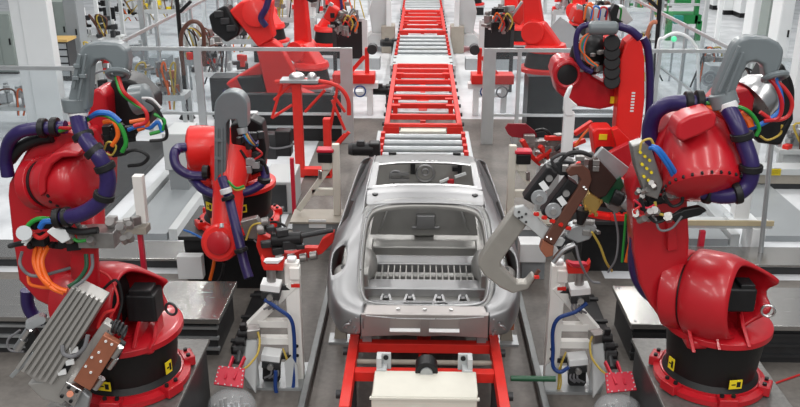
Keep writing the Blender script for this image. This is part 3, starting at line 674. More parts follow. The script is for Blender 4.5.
a = P(766, 61, 16.2); fence_x(a.x, a.x+2.5, 16.6, [(a.x, .08)], 'short guard fence at the right edge beside the white column')
# ------------------------------------------------------------------ robots: shared pieces
def robot_base(t, x, y, z0, s=1.0, rp=None, tall=0.50):
    """foot ring with lugs, black cone, red turntable; z0 is the top of the pedestal"""
    rp = rp or RED
    m = MB(); m.lathe((x, y, z0), (0, 0, 1), [(0, .60*s), (.05, .60*s), (.07, .53*s), (.09, .53*s)], 48); f = m.build('foot_ring', rp, t)
    m = MB(); L_ = MB(); B_ = MB()
    for k in range(6):
        a = PI*(k/3)+PI/6; c = V(x+.585*s*math.cos(a), y+.585*s*math.sin(a), z0+.055)
        MB().box(c, (.13*s, .20*s, .10), rz=a).build('foot_lug', rp, t, bevel=.012)
        for dd in (-.06*s, .06*s): B_.cyl(c+V(-dd*math.sin(a), dd*math.cos(a), .05), c+V(-dd*math.sin(a), dd*math.cos(a), .075), .02, seg=8)
    B_.build('anchor_bolt', BLK, f, each=True)
    MB().lathe((x, y, z0+.08), (0, 0, 1), [(0, .52*s), (.06, .47*s), (tall, .52*s), (tall+.02, .50*s)], 48).build('base_cone', CONE, t)
    z1 = z0+.08+tall
    MB().lathe((x, y, z1), (0, 0, 1), [(0, .53*s), (.02, .575*s), (.075, .575*s), (.085, .55*s), (.10, .50*s)], 56).build('turntable', rp, t, bevel=.006)
    return z1+.09
def shell(name, p0, ax, prof, ext, m_, t, seg=40, th=.03):
    """open ended housing: prof [(t, r)], ext(theta) adds length at the last ring"""
    p0 = Vector(p0); ax = Vector(ax).normalized(); s_ = ax.cross(V(0, 0, 1)).normalized(); u = s_.cross(ax).normalized()
    m = MB(); R_ = []
    for i, (q, r) in enumerate(prof):
        ring = []
        for j in range(seg):
            a = 2*PI*j/seg; k = ext(a)*(i/(len(prof)-1))**2
            ring.append(p0 + ax*(q+k) + (u*math.cos(a)+s_*math.sin(a))*(r - k*0.25))
        R_.append(ring)
    m.rings(R_, True, False); o = m.build(name, m_, t, ang=50)
    md = o.modifiers.new('sol', 'SOLIDIFY'); md.thickness = th; md.offset = -1; return o
def hclamp(t, px, py, Y, d, r=.10, w=.05, m_=None, name='hose_clamp'):
    c = P(px, py, Y); d = Vector(d).normalized(); return MB().cyl(c-d*w/2, c+d*w/2, r, seg=16).build(name, m_ or BLK, t, bevel=.01)
def yellow_label(t, p, n, w=.12, h=.09):
    n = Vector(n).normalized(); s_ = V(0, 0, 1).cross(n).normalized(); u = n.cross(s_)
    M = Matrix((s_, n, u)).transposed(); o = MB().box(p, (w, .008, h), M=M).build('yellow_label', YEL, t)
    MB().box(Vector(p)+n*.005+s_*w*.22, (w*.3, .004, h*.6), M=M).build('label_figure', BLK, o)
    MB().box(Vector(p)+n*.005-s_*w*.18, (w*.32, .004, h*.12), M=M).build('label_line', BLK, o)

# ---- near right robot
RX, RY, RZ = 2.74, 6.98, .80
ped = thing('robot_pedestal', 'grey steel robot pedestal in the right foreground', 'pedestal', (RX, RY, 0))
MB().bb(RX-.56, RX+.62, RY-.75, RY+.75, .75, .79).build('top_plate', mat('worn_plate', (.17, .168, .16), .4, metal=.5, noise=.45, scale=25), ped, bevel=.008)
MB().bb(RX-.53, RX+.55, RY-.68, RY+.68, 0, .75).build('body', DRK, ped)
t = RR = thing('industrial_robot', 'large red articulated robot on a black cone in the right foreground', 'robot', (RX, RY, RZ))
zt = robot_base(t, RX, RY, RZ, .86, tall=.48)
yellow_label(t, (RX+.08, RY-.440, RZ+.20), (.15, -1, 0)); yellow_label(t, (RX-.425, RY-.16, RZ+.24), (-.9, -.35, 0), .08, .12)
ax = V(1, -.75, 0.12).normalized(); c0 = P(692, 291, RY-.05)
def beak(a):
    return .26*max(0, math.cos(a+1.0))**6 + .20*max(0, math.cos(a+2.1))**10 - .05
shell('shoulder_housing', c0, ax, [(0, .37), (.03, .40), (.12, .405), (.30, .40), (.42, .36), (.48, .33)], beak, RED, t)
MB().lathe(c0-ax*.20, ax, [(0, .34), (.02, .375), (.15, .375), (.18, .36)], 40).build('shoulder_flange', RED, t, bevel=.006)
MB().lathe(c0-ax*.04, ax, [(0, .35), (.05, .35)], 40).build('shoulder_gap_ring', BLK, t)
MB().lathe(c0+ax*.05, ax, [(0, .33), (.12, .31)], 30).build('gearbox_face', DRK, t)
mm = P(733, 295, RY-.25)
MB().box(mm+V(.03, 0, 0), (.27, .24, .23)).build('shoulder_motor', BLK, t, bevel=.025)
m = MB().box(mm+V(.08, -.02, .125), (.13, .17, .05)); k = m.build('motor_connector', BLK, t, bevel=.012)
for j, (dx, dz) in enumerate(((.10, -.33), (.36, -.30), (-.12, -.36))):
    m = MB(); m.prism([c0+V(dx, -.32, -.16-.02*j), c0+V(dx+.03, -.46, dz-.02), c0+V(dx+.05, -.10, dz-.02), c0+V(dx+.04, -.10, -.1)], (.035, 0, 0)); m.build('stiffening_rib', RED, t, bevel=.008)
MB().beam(c0+V(-.1, -.1, -.38), c0+V(.45, -.1, -.34), .5, .10).build('shoulder_foot', RED, t, bevel=.04)
c = P(768, 311, RY-.35); MB().torus(c, (.3, 1, 0), .055, .012).build('lifting_eye', CHROME, t)
m = MB(); m.out([(633, 205), (630, 190), (640, 165), (655, 150), (700, 150), (704, 165), (688, 200), (690, 240), (688, 275), (690, 318), (682, 326), (664, 324), (650, 305), (640, 285), (634, 252)], RY-.15, .28); m.build('link_arm', RED, t, bevel=.035, bseg=3)
m = MB(); m.out([(668, 222), (676, 222), (678, 250), (668, 252)], RY-.22, .1); m.build('arm_stop', RED, t, bevel=.01)
# upper arm: elbow dome, top bump, rear block
c1 = P(694, 122, 6.65); d1 = (P(704, 193, 6.25)-c1)
L1 = d1.length
MB().lathe(c1, d1, [(0, .16), (.05, .23), (L1*.35, .275), (L1*.62, .305), (L1*.80, .30), (L1*.84, .305), (L1*.93, .285), (L1, .21), (L1*1.03, .1)], 48).build('elbow_housing', RED, t, ang=40)
a_, b_ = basis(d1); dn = d1.normalized(); B = MB()
for i in range(26):
    an = 2*PI*i/26; p = c1+dn*(L1*.885)+(a_*math.cos(an)+b_*math.sin(an))*.294; B.cyl(p, p+dn*.02+(a_*math.cos(an)+b_*math.sin(an))*.006, .011, seg=6)
B.build('rim_bolt', BLK, t, each=True)
m = MB(); m.out([(676, 132), (679, 122), (690, 116), (712, 110), (718, 116), (716, 128), (700, 136), (684, 142), (677, 140)], 6.15, .25); m.build('elbow_cap', RED, t, bevel=.03, bseg=3)
m = MB(); m.out([(654, 150), (660, 138), (672, 118), (690, 112), (700, 130), (690, 165), (660, 175)], 6.6, .35); m.build('elbow_bracket', RED, t, bevel=.03)
MB().lathe(P(722, 150, 6.6), V(1, .15, .15), [(0, .30), (.08, .30), (.1, .27), (.13, .27)], 36).build('elbow_flange', RED, t, bevel=.008)
m = MB(); m.out([(714, 108), (728, 92), (748, 88), (756, 98), (752, 120), (744, 150), (726, 160), (716, 140)], 6.7, .35); m.build('forearm', RED, t, bevel=.03)
m = MB(); m.out([(728, 160), (745, 150), (760, 160), (756, 186), (744, 192), (730, 182)], 6.75, .25); m.build('axis_motor', BLK, t, bevel=.03)
m = MB(); m.out([(742, 120), (770, 70), (784, 62), (794, 84), (795, 120), (782, 147), (760, 144), (748, 132)], 7.0, .35); m.build('rear_motor_housing', BLK, t, bevel=.04)
MB().lathe(P(752, 100, 6.85), P(778, 78, 6.9)-P(752, 100, 6.85), [(0, .20), (.10, .19), (.26, .06), (.28, .02)], 30).build('polished_cone', CHROME, t)
# grey hose guide
m = MB(); m.out([(714, 98), (718, 84), (726, 66), (733, 48), (738, 40), (750, 36), (768, 37), (780, 43), (785, 50), (783, 62), (778, 76), (771, 81), (765, 76), (764, 66), (756, 62), (748, 64), (744, 74), (737, 90), (731, 103), (722, 104)], 6.38, .13); g = m.build('hose_guide', GUIDE, t, bevel=.045, bseg=4)
m = MB(); m.beam(P(719, 92, 6.33), P(739, 46, 6.33), .03, .02); m.beam(P(726, 94, 6.33), P(743, 52, 6.33), .02, .02); m.build('guide_rib', GUIDE, g, bevel=.005, each=True)
m = MB(); c = P(775, 77, 6.42); m.torus(c, V(.2, -.6, -1), .08, .025); m.build('guide_mouth', GUIDE, g)
c = P(723, 100, 6.43); MB().cyl(c+V(-.02, 0, .06), c+V(.02, -.02, -.05), .105, .11, 20).build('guide_cuff', GUIDE, g, bevel=.012)
hose([(723, 97, 6.43), (728, 108, 6.35), (737, 125, 6.25), (745, 145, 6.2), (751, 165, 6.15), (749, 182, 6.15), (738, 193, 6.15), (722, 196, 6.2), (704, 192, 6.3)], .064, PUR, t, 'hose_pack', 14)
hose([(657, 165, 6.7), (651, 148, 6.7), (650, 128, 6.7), (656, 112, 6.65), (670, 104, 6.6), (690, 103, 6.5), (706, 105, 6.5)], .066, PUR, t, 'hose_pack', 14)
hose([(637, 238, 6.95), (635, 262, 7.0), (640, 282, 7.0), (652, 296, 7.0), (664, 300, 6.95)], .066, PUR, t, 'hose_pack', 14)
for (x_, y_, Y_, d_) in ((688, 102, 6.5, (1, 0, 0)), (699, 101, 6.48, (1, 0, 0)), (742, 136, 6.22, (.3, -.1, -1)), (751, 168, 6.15, (.05, 0, -1)), (737, 193, 6.15, (1, 0, .3)), (708, 193, 6.28, (1, 0, -.2))): hclamp(t, x_, y_, Y_, d_, .088, .055)
hclamp(t, 728, 106, 6.36, (.35, -.3, -1), .074, .06, WCB, 'white_band')
for pts, r_, mm_ in (([(706, 103, 6.45), (722, 104, 6.4), (742, 108, 6.35), (753, 116, 6.35), (759, 128, 6.35), (756, 136, 6.35)], .016, GRN),
                     ([(704, 107, 6.45), (715, 109, 6.4), (728, 115, 6.4), (738, 122, 6.4)], .02, ORG), ([(703, 110, 6.45), (712, 112, 6.4), (727, 120, 6.4)], .014, RCB),
                     ([(775, 78, 6.42), (780, 92, 6.4), (781, 108, 6.4), (772, 118, 6.4), (757, 126, 6.4), (745, 128, 6.4)], .02, BLU), ([(772, 78, 6.42), (784, 88, 6.4), (792, 102, 6.4), (788, 116, 6.4), (774, 120, 6.4), (760, 112, 6.4)], .016, RCB),
                     ([(769, 78, 6.42), (777, 88, 6.4), (782, 104, 6.38), (778, 118, 6.38), (764, 121, 6.38)], .016, RED), ([(740, 114, 6.45), (748, 120, 6.4), (751, 127, 6.38)], .03, ORG),
                     ([(782, 125, 6.7), (780, 134, 6.7), (768, 140, 6.7), (760, 136, 6.7)], .01, YCB), ([(786, 72, 6.7), (792, 90, 6.7), (790, 116, 6.7), (782, 130, 6.7)], .018, BLK), ([(748, 134, 6.4), (752, 128, 6.4), (754, 118, 6.4), (746, 110, 6.4)], .018, BLU)):
    hose(pts, r_, mm_, t, 'cable')

# ---- near left robot
LX, LY, LZ = -2.80, 6.78, .84
ped = thing('robot_pedestal', 'grey steel robot pedestal in the left foreground', 'pedestal', (LX, LY, 0))
MB().bb(LX-.62, LX+.57, LY-.75, LY+.75, .79, .83).build('top_plate', mat('worn_plate', (.17, .168, .16), .4, metal=.5, noise=.45, scale=25), ped, bevel=.008)
MB().bb(LX-.55, LX+.54, LY-.68, LY+.68, 0, .79).build('body', DRK, ped)
t = RL = thing('industrial_robot', 'large red articulated robot on a black cone in the left foreground', 'robot', (LX, LY, LZ))
zt = robot_base(t, LX, LY, LZ, .92, tall=.41)
yellow_label(t, (LX-.07, LY-.472, LZ+.20), (-.15, -1, 0)); yellow_label(t, (LX+.435, LY-.20, LZ+.24), (.9, -.4, 0), .08, .12)
ax = V(1, -.25, 0.08).normalized(); c0 = P(96, 300, LY-.05)
shell('shoulder_housing', c0, ax, [(0, .33), (.05, .36), (.18, .365), (.32, .35), (.40, .32), (.44, .30)], beak, RED, t)
MB().lathe(c0-ax*.26, ax, [(0, .30), (.02, .35), (.22, .35), (.26, .33)], 40).build('shoulder_flange', RED, t, bevel=.006)
MB().lathe(c0+ax*.05, ax, [(0, .30), (.12, .29)], 30).build('gearbox_face', DRK, t)
mm = P(145, 303, LY-.12); MB().box(mm, (.27, .25, .27)).build('shoulder_motor', BLK, t, bevel=.025)
MB().box(mm+V(.0, -.02, .15), (.2, .18, .06)).build('motor_connector', BLK, t, bevel=.012)
for j, dx in enumerate((.12, .36, .5)):
    m = MB(); b0 = V(LX-.15+dx, 0, zt); m.prism([V(b0.x, LY-.30, zt+.22-.1*j), V(b0.x, LY-.46, zt), V(b0.x, LY-.05, zt), V(b0.x, LY-.05, zt+.25)], (.035, 0, 0)); m.build('stiffening_rib', RED, t, bevel=.008)
MB().beam(c0+V(.1, -.1, -.34), c0+V(.60, -.1, -.32), .5, .10).build('shoulder_foot', RED, t, bevel=.04)
MB().torus(P(171, 309, LY-.3), (.3, 1, 0), .055, .012).build('lifting_eye', DRK, t)
m = MB(); m.out([(26, 150), (40, 133), (62, 128), (80, 135), (92, 160), (98, 200), (90, 240), (70, 270), (66, 300), (50, 308), (36, 301), (18, 281), (14, 253), (12, 243), (7, 196), (8, 184), (16, 168)], LY-.15, .28); m.build('link_arm', RED, t, bevel=.035, bseg=3)
m = MB(); m.out([(70, 263), (71, 247), (97, 243), (99, 291), (95, 294), (80, 283), (71, 279)], LY-.42, .04); m.build('bracket_plate', RED, t, bevel=.008)
MB().box(P(37, 207, LY-.16), (.05, .006, .09)).build('small_label', CRIM, t)
c1 = P(36, 184, 6.55); d1 = P(102, 176, 6.25)-c1; L1 = d1.length; dn = d1.normalized()
MB().lathe(c1, d1, [(0, .20), (.015, .225), (.12, .225), (.125, .21)], 40).build('elbow_flange', RED, t, bevel=.006)
MB().lathe(c1+dn*.125, d1, [(0, .20), (.04, .205)], 36).build('elbow_gap_ring', BLK, t)
MB().lathe(c1+dn*.165, d1, [(0, .20), (.05, .225), (.12, .24), (.22, .243), (.34, .238), (.40, .215), (.45, .15)], 44).build('elbow_housing', RED, t, ang=40)
B = MB(); a_, b_ = basis(dn)
for i in range(26):
    an = 2*PI*i/26; p = c1+dn*(.37+.02*(i % 2))+(a_*math.cos(an)+b_*math.sin(an))*.240; B.cyl(p, p+(a_*math.cos(an)+b_*math.sin(an))*.010, .016, seg=6)
B.build('rim_bolt', BLK, t, each=True)
m = MB(); m.out([(38, 175), (42, 163), (52, 154), (64, 151), (80, 152), (78, 157), (62, 158), (52, 165), (46, 178), (46, 192), (40, 198), (37, 190)], 6.15, .3); m.build('elbow_collar', RED, t, bevel=.02, bseg=3)
m = MB(); m.out([(60, 150), (66, 135), (78, 128), (95, 128), (105, 150), (104, 195), (92, 215), (78, 205)], 6.65, .35); m.build('forearm', RED, t, bevel=.03)
m = MB(); m.out([(86, 120), (90, 92), (98, 88), (106, 95), (108, 128), (96, 135)], 6.75, .3); m.build('rear_arm', RED, t, bevel=.03)
m = MB(); m.out([(103, 103), (110, 82), (118, 76), (134, 82), (152, 100), (152, 112), (146, 130), (125, 128), (110, 122)], 6.95, .35); m.build('rear_motor_housing', BLK, t, bevel=.04)
MB().lathe(P(135, 100, 6.85), V(.9, -.1, .2), [(0, .13), (.12, .12), (.16, .04)], 24).build('motor_end_cap', GUIDE, t)
MB().cyl(P(88, 195, 6.5), P(92, 232, 6.35), .13, .11, 24).build('wrist', RED, t)
# grey hose guide
m = MB(); m.out([(82, 46), (88, 43), (100, 42), (118, 43), (126, 50), (128, 60), (127, 72), (123, 78), (112, 77), (110, 64), (104, 60), (95, 61), (90, 68), (89, 90), (87, 112), (76, 111), (66, 106), (69, 92), (73, 76), (76, 58)], 6.18, .14); g = m.build('hose_guide', GUIDE, t, bevel=.045, bseg=4)
m = MB(); m.beam(P(73, 88, 6.13), P(80, 54, 6.13), .02, .03); m.beam(P(80, 90, 6.13), P(86, 54, 6.13), .02, .02); m.beam(P(78, 100, 6.13), P(84, 70, 6.13), .015, .02)
m.build('guide_rib', GUIDE, g, bevel=.005, each=True)
for q_ in ((76, 78), (77, 66), (83, 76)): MB().box(P(*q_, 6.12), (.05, .03, .03)).build('guide_catch', GUIDE, g, bevel=.005)
MB().torus(P(118, 74, 6.2), V(.1, -.8, -1), .075, .022).build('guide_mouth', GUIDE, g)
c = P(77, 108, 6.25); MB().cyl(c+V(0, 0, .08), c+V(0, -.01, -.03), .11, .10, 20).build('guide_cuff', GUIDE, g, bevel=.012)
hose([(77, 106, 6.25), (78, 118, 6.2), (81, 130, 6.1), (88, 143, 6.0), (97, 154, 5.95), (105, 168, 5.95), (108, 182, 5.95), (104, 197, 5.95), (92, 208, 5.95), (78, 215, 5.95), (64, 217, 6.0)], .062, PUR, t, 'hose_pack', 14)
hose([(8, 176, 6.6), (6, 160, 6.6), (9, 143, 6.55), (18, 133, 6.5), (32, 129, 6.5), (50, 128, 6.5), (66, 127, 6.5)], .055, PUR, t, 'hose_pack', 14)
hose([(27, 290, 6.9), (28, 305, 6.9), (34, 316, 6.9), (44, 320, 6.9)], .06, PUR, t, 'hose_pack', 12)
hose([(10, 160, 6.65), (20, 148, 6.6), (36, 140, 6.6), (52, 137, 6.6)], .05, BLK, t, 'black_conduit', 12)
for (x_, y_, Y_, d_) in ((43, 128, 6.5, (1, 0, 0)), (55, 127, 6.5, (1, 0, 0)), (83, 136, 6.06, (.5, -.3, -1)), (94, 151, 5.97, (.8, -.1, -1)), (105, 167, 5.95, (.35, 0, -1)), (104, 196, 5.95, (-.4, 0, -1)), (67, 217, 6.0, (1, 0, .1)), (58, 218, 6.0, (1, 0, .1))): hclamp(t, x_, y_, Y_, d_, .082, .055)
hclamp(t, 78, 113, 6.22, (.0, -.2, -1), .072, .055, WCB, 'white_band')
for pts, r_, mm_ in (([(60, 131, 6.45), (80, 124, 6.3), (96, 115, 6.25), (110, 117, 6.2), (121, 127, 6.2), (126, 142, 6.2), (122, 152, 6.2)], .018, GRN),
                     ([(88, 119, 6.3), (98, 113, 6.2), (110, 114, 6.2), (120, 122, 6.2)], .022, BLU), ([(60, 128, 6.45), (70, 128, 6.3), (76, 127, 6.3)], .014, RCB),
                     ([(104, 122, 6.25), (114, 122, 6.2), (118, 135, 6.2), (112, 146, 6.2)], .018, ORG), ([(118, 76, 6.2), (124, 92, 6.15), (136, 102, 6.2), (146, 112, 6.2), (146, 122, 6.2), (134, 126, 6.2)], .016, RCB),
                     ([(116, 77, 6.2), (121, 92, 6.15), (132, 102, 6.2), (142, 108, 6.2)], .014, GRN), ([(128, 130, 6.3), (140, 126, 6.3), (150, 128, 6.3), (158, 122, 6.3), (162, 132, 6.3)], .016, BLU),
                     ([(130, 122, 6.3), (146, 120, 6.3), (147, 126, 6.3), (138, 130, 6.3)], .016, ORG), ([(146, 100, 6.3), (155, 106, 6.3), (164, 122, 6.3), (166, 138, 6.3), (150, 141, 6.3)], .014, BLK),
                     ([(150, 134, 6.3), (162, 130, 6.3), (164, 120, 6.3), (154, 114, 6.3)], .015, GRN), ([(104, 150, 6.25), (108, 142, 6.2), (116, 146, 6.2), (112, 155, 6.2), (105, 153, 6.2)], .008, YCB),
                     ([(142, 98, 6.4), (152, 99, 6.4), (161, 108, 6.4)], .01, WCB), ([(120, 155, 6.3), (135, 150, 6.3), (148, 156, 6.3), (142, 164, 6.3), (128, 166, 6.3)], .014, BLK)):
    hose(pts, r_, mm_, t, 'cable')
m = MB()
for i in range(14):
    p = P(106+random.uniform(0, 26), 128+random.uniform(0, 28), 6.45); m.box(p, (random.uniform(.04, .12), .08, random.uniform(.04, .10)), rz=random.uniform(0, 1))
m.build('connector_block', BLK, t, bevel=.008, each=True)

# ---- weld gun of the left robot
g = thing('spot_welding_gun', 'ribbed grey spot welding gun with copper bar, held by the left foreground robot', 'welding gun', P(60, 360, 6.0))
GY = 6.05
GUNM = mat('gun_plate_metal', (.44, .43, .41), .40, metal=.5, noise=.1)
m = MB(); m.out([(73, 286), (104, 301), (53, 385), (36, 382), (17, 367)], GY, .16); body = m.build('transformer_housing', GUNM, g, bevel=.012)
body['label'] = 'ribbed grey transformer housing'
for i in range(7):
    f = i/6; a0 = (74+28*f, 287+13.5*f); a1 = (18+33*f, 368+15*f)
    MB().beam(P(a0[0], a0[1], GY-.02), P(a1[0], a1[1], GY-.02), .028, .05, up=(0, 1, 0)).build('cooling_rib', GUNM, body, bevel=.005)
m = MB(); m.out([(79, 357), (103, 322), (113, 328), (112, 338), (74, 394), (62, 405), (42, 399), (27, 384), (46, 382)], GY+.02, .10); m.build('side_plate', GUNM, g, bevel=.012)
m = MB(); m.out([(71, 352), (82, 339), (86, 343), (76, 358), (66, 375), (56, 376), (60, 366)], GY+.0, .03); m.build('plate_window', BLK, g)
m = MB()
for (x_, y_) in ((70, 362), (62, 372), (74, 350)): m.box(P(x_, y_, GY-.02), (.07, .03, .05), rz=.4)
m.build('white_fitting', WHT2, g, bevel=.006, each=True)
hose([(62, 345, GY-.05), (64, 354, GY-.08), (74, 356, GY-.08), (84, 348, GY-.08), (88, 335, GY-.05)], .018, GCB, g, 'grey_hose')
m = MB(); m.out([(103, 335), (119, 344), (90, 391), (73, 381)], GY-.06, .06); cb = m.build('copper_bar', COP, g, bevel=.006)
m = MB()
for (x_, y_) in ((106, 341), (112, 344), (92, 357), (101, 361), (91, 372), (99, 352), (86, 366)): m.cyl(P(x_, y_, GY-.06), P(x_, y_, GY-.06)+V(0, -.012, 0), .011, seg=8)
m.build('bolt', WHT2, cb, each=True)
m = MB(); m.out([(66, 382), (82, 391), (74, 408), (58, 396)], GY-.08, .12); eb = m.build('electrode_holder', CHROME, g, bevel=.01)
m = MB()
for (x_, y_) in ((69, 387), (77, 391), (62, 396), (71, 401)): m.cyl(P(x_, y_, GY-.08), P(x_, y_, GY-.08)+V(0, -.012, 0), .016, seg=10)
m.build('bolt', BLK, eb, each=True)
MB().cyl(P(70, 394, GY-.07), P(70, 394, GY-.10), .028).build('copper_tip', COP, eb)
m = MB(); m.out([(82, 391), (90, 398), (86, 415), (60, 415), (74, 406)], GY-.02, .08); m.build('lower_casting', GALV, g, bevel=.02)
m = MB()
for i in range(7): c = P(104+i*3.4, 333-2.2*math.sin(i*.5)*3, GY+.1-.01*i); m.torus(c, V(1, 0, -.3), .05, .012)
m.build('spring_ring', DRK, g, each=True)
m = MB()
for (x_, y_, w_) in ((116, 352, .10), (112, 364, .07), (98, 384, .09), (20, 345, .10), (25, 335, .08)):
    m.cyl(P(x_-3, y_+4, GY), P(x_+4, y_-6, GY), w_*.35, seg=12)
m.build('air_cylinder', CHROME, g, each=True)
m = MB(); m.out([(118, 340), (125, 345), (114, 368), (108, 364)], GY+.03, .05); m.out([(96, 376), (102, 380), (96, 392), (90, 388)], GY+.03, .05); m.build('valve_plate', DRK, g, bevel=.01, each=True)
MB().beam(P(35, 352, GY), P(12, 376, GY), .035, .05, up=(0, 1, 0)).build('guide_rod', GALV, g, bevel=.006)
m = MB(); m.out([(22, 340), (32, 332), (38, 342), (26, 352)], GY, .1); m.build('switch_box', BLK, g, bevel=.015)
m = MB()
for i in range(8): m.cyl(P(30+i*1.6, 322-i*.8, GY+.03), P(30+i*1.6, 326-i*.8, GY-.06), .035, seg=10)
m.build('valve_body', GALV, g, each=True)
for pts, r_, mm_ in (([(42, 245, 6.2), (38, 262, 6.1), (42, 278, 6.05), (52, 288, 6.0), (64, 293, 6.0)], .020, ORG), ([(48, 246, 6.2), (42, 262, 6.1), (48, 280, 6.05), (58, 288, 6.0), (67, 291, 6.0)], .020, ORG), ([(36, 246, 6.2), (34, 262, 6.1), (40, 276, 6.05), (50, 286, 6.0)], .018, ORG),
                     ([(28, 276, 6.2), (30, 284, 6.15), (40, 287, 6.1), (50, 288, 6.05)], .014, ORG), ([(86, 254, 6.2), (86, 268, 6.15), (78, 280, 6.1), (68, 287, 6.05)], .018, DGRN), ([(92, 254, 6.2), (92, 268, 6.15), (84, 280, 6.1), (72, 288, 6.05)], .014, GCB),
                     ([(22, 252, 6.2), (20, 264, 6.1), (28, 274, 6.1), (40, 276, 6.1), (56, 272, 6.2), (70, 268, 6.3)], .014, GCB), ([(100, 292, 6.3), (116, 280, 6.3), (122, 300, 6.3), (116, 325, 6.2)], .012, BLK), ([(98, 270, 6.4), (110, 278, 6.4), (118, 300, 6.3), (110, 318, 6.2)], .010, RCB),
                     ([(106, 322, 6.1), (98, 328, 6.1), (104, 314, 6.1), (114, 310, 6.1)], .014, RCB), ([(20, 330, 6.1), (8, 340, 6.1), (10, 350, 6.1), (24, 352, 6.1)], .010, GCB)):
    hose(pts, r_, mm_, g, 'cable')
# tool changer under the left elbow
k = MB().box(P(100, 236, 6.2), (.30, .20, .14)).build('tool_changer', TOOLM, RL, bevel=.01)
m = MB()
for i in range(16):
    c = P(random.uniform(66, 134), random.uniform(224, 246), 6.1+random.uniform(-.05, .15)); m.cyl(c, c+V(0, -.04, .05), random.uniform(.02, .045), seg=10)
m.build('coupling', TOOLM, k, each=True)
m = MB()
for i in range(14):
    c = P(random.uniform(30, 84), random.uniform(222, 246), 6.15+random.uniform(-.05, .1)); m.box(c, (random.uniform(.04, .13), .06, random.uniform(.03, .08)), rz=random.uniform(-.6, .6))
m.build('connector', BLK, k, each=True, bevel=.006)
m = MB(); m.out([(46, 232), (52, 228), (66, 230), (70, 240), (62, 244), (54, 238)], 6.0, .05); m.build('white_cover', WHT2, k, bevel=.01)
MB().cyl(P(24, 233, 6.1), P(24, 233, 6.0), .06).build('grey_knob', GALV, k)
MB().beam(P(24, 244, 6.1), P(32, 232, 6.1), .05, .05).build('white_handle', WHT2, k, bevel=.01)
hose([(26, 238, 6.1), (28, 226, 6.1), (38, 219, 6.1), (50, 219, 6.1)], .020, GRN, k, 'cable'); hose([(40, 228, 6.05), (44, 222, 6.05), (52, 221, 6.05)], .024, BLU, k, 'cable'); hose([(30, 232, 6.1), (40, 238, 6.05), (50, 232, 6.05)], .018, RCB, k, 'cable')
hose([(70, 236, 6.05), (78, 241, 6.05), (88, 240, 6.05)], .014, GRN, k, 'cable'); hose([(62, 228, 6.05), (80, 232, 6.0), (98, 230, 6.0)], .03, BLK, k, 'cable')
hose([(10, 246, 6.2), (18, 244, 6.1), (30, 242, 6.1)], .022, BLK, k, 'cable')

# ---- weld gun reaching over the right rear corner of the car, held by the right foreground robot
g = thing('spot_welding_gun', 'big spot welding gun with curved grey arm over the right rear of the car', 'welding gun', P(575, 200, 7.2))
GY = 7.15
m = MB(); m.out([(512, 212), (518, 208), (527, 214), (530, 221), (513, 245), (501, 262), (501, 267), (517, 283), (526, 283), (533, 275), (536, 278), (528, 290), (513, 294), (500, 288), (484, 275), (478, 266), (480, 258), (490, 242)], GY+.10, .12); ar = m.build('electrode_arm', mat('cast_arm_metal', (.34, .325, .295), .45, metal=.35, noise=.12), g, bevel=.03, bseg=4)
m = MB(); m.beam(P(531, 282, GY+.16), P(539, 270, GY+.16), .03, .03); m.build('electrode_shaft', BRN, ar)
m = MB().box(P(536, 277, GY+.12), (.06, .03, .025)); m.build('red_tip_ring', REDC, ar)
m = MB(); m.out([(515, 208), (524, 206), (534, 214), (548, 228), (558, 238), (566, 240), (562, 247), (548, 246), (536, 234), (524, 224), (514, 216)], GY+.03, .06); yk = m.build('yoke', LGRY, g, bevel=.012)
m = MB()
for (x_, y_) in ((519, 212), (526, 214), (519, 218), (526, 222), (522, 217)): m.cyl(P(x_, y_, GY+.03), P(x_, y_, GY+.01), .012, seg=10)
m.build('bolt', BLK, yk, each=True)
for j, (pl, disc, lab, cap) in enumerate((([(548, 167), (559, 174), (536, 206), (523, 199)], (539, 197), (544, 186), (549, 178)), ([(568, 179), (580, 187), (551, 221), (541, 214)], (553, 210), (562, 201), (566, 193)))):
    m = MB(); m.out(pl, GY-.02, .16); cy = m.build('servo_cylinder', BLK, g, bevel=.02)
    c = P(*disc, GY-.02); MB().cyl(c, c+V(0, -.025, 0), .075, seg=24).build('round_cover', GALV, cy, bevel=.006)
    MB().cyl(c+V(0, -.025, 0), c+V(0, -.05, 0), .03, seg=16).build('cover_hub', CHROME, cy)
    c = P(*cap, GY-.02); MB().cyl(c, c+V(0, -.02, 0), .032, seg=16).build('end_disc', CHROME, cy)
    M = Matrix.Rotation(-.65, 3, 'Y'); MB().box(P(*lab, GY-.027), (.055, .01, .09), M=M).build('white_label', WHT2, cy)
m = MB(); m.out([(566, 172), (572, 166), (582, 165), (590, 171), (592, 180), (588, 192), (572, 218), (554, 246), (544, 240), (562, 212), (578, 188), (581, 180), (577, 175), (570, 177)], GY-.05, .07); br = m.build('curved_conductor', BRN, g, bevel=.012, bseg=3)
m = MB()
for (x_, y_) in ((584, 187), (586, 189), (547, 237), (551, 239)): m.cyl(P(x_, y_, GY-.05), P(x_, y_, GY-.065), .010, seg=8)
m.build('bolt', CHROME, br, each=True)
m = MB(); m.out([(543, 240), (554, 246), (553, 256), (546, 258), (540, 250)], GY-.02, .1); m.build('copper_shoe', COP, g, bevel=.01)
m = MB(); m.out([(583, 162), (597, 158), (617, 180), (606, 196), (596, 200), (589, 190), (591, 178)], GY+.02, .22); bx = m.build('transformer', DBRN, g, bevel=.01)
MB().beam(P(594, 156, GY+.1), P(621, 177, GY+.1), .06, .22).build('transformer_lid', GALV, g, bevel=.006)
m = MB(); m.out([(600, 200), (615, 182), (621, 177), (624, 186), (610, 205)], GY+.04, .1); m.build('green_board', DGRN, g)
m = MB(); m.out([(607, 208), (622, 182), (632, 188), (628, 204), (617, 214)], GY+.06, .16); m.build('grey_frame', TOOLM, g, bevel=.012)
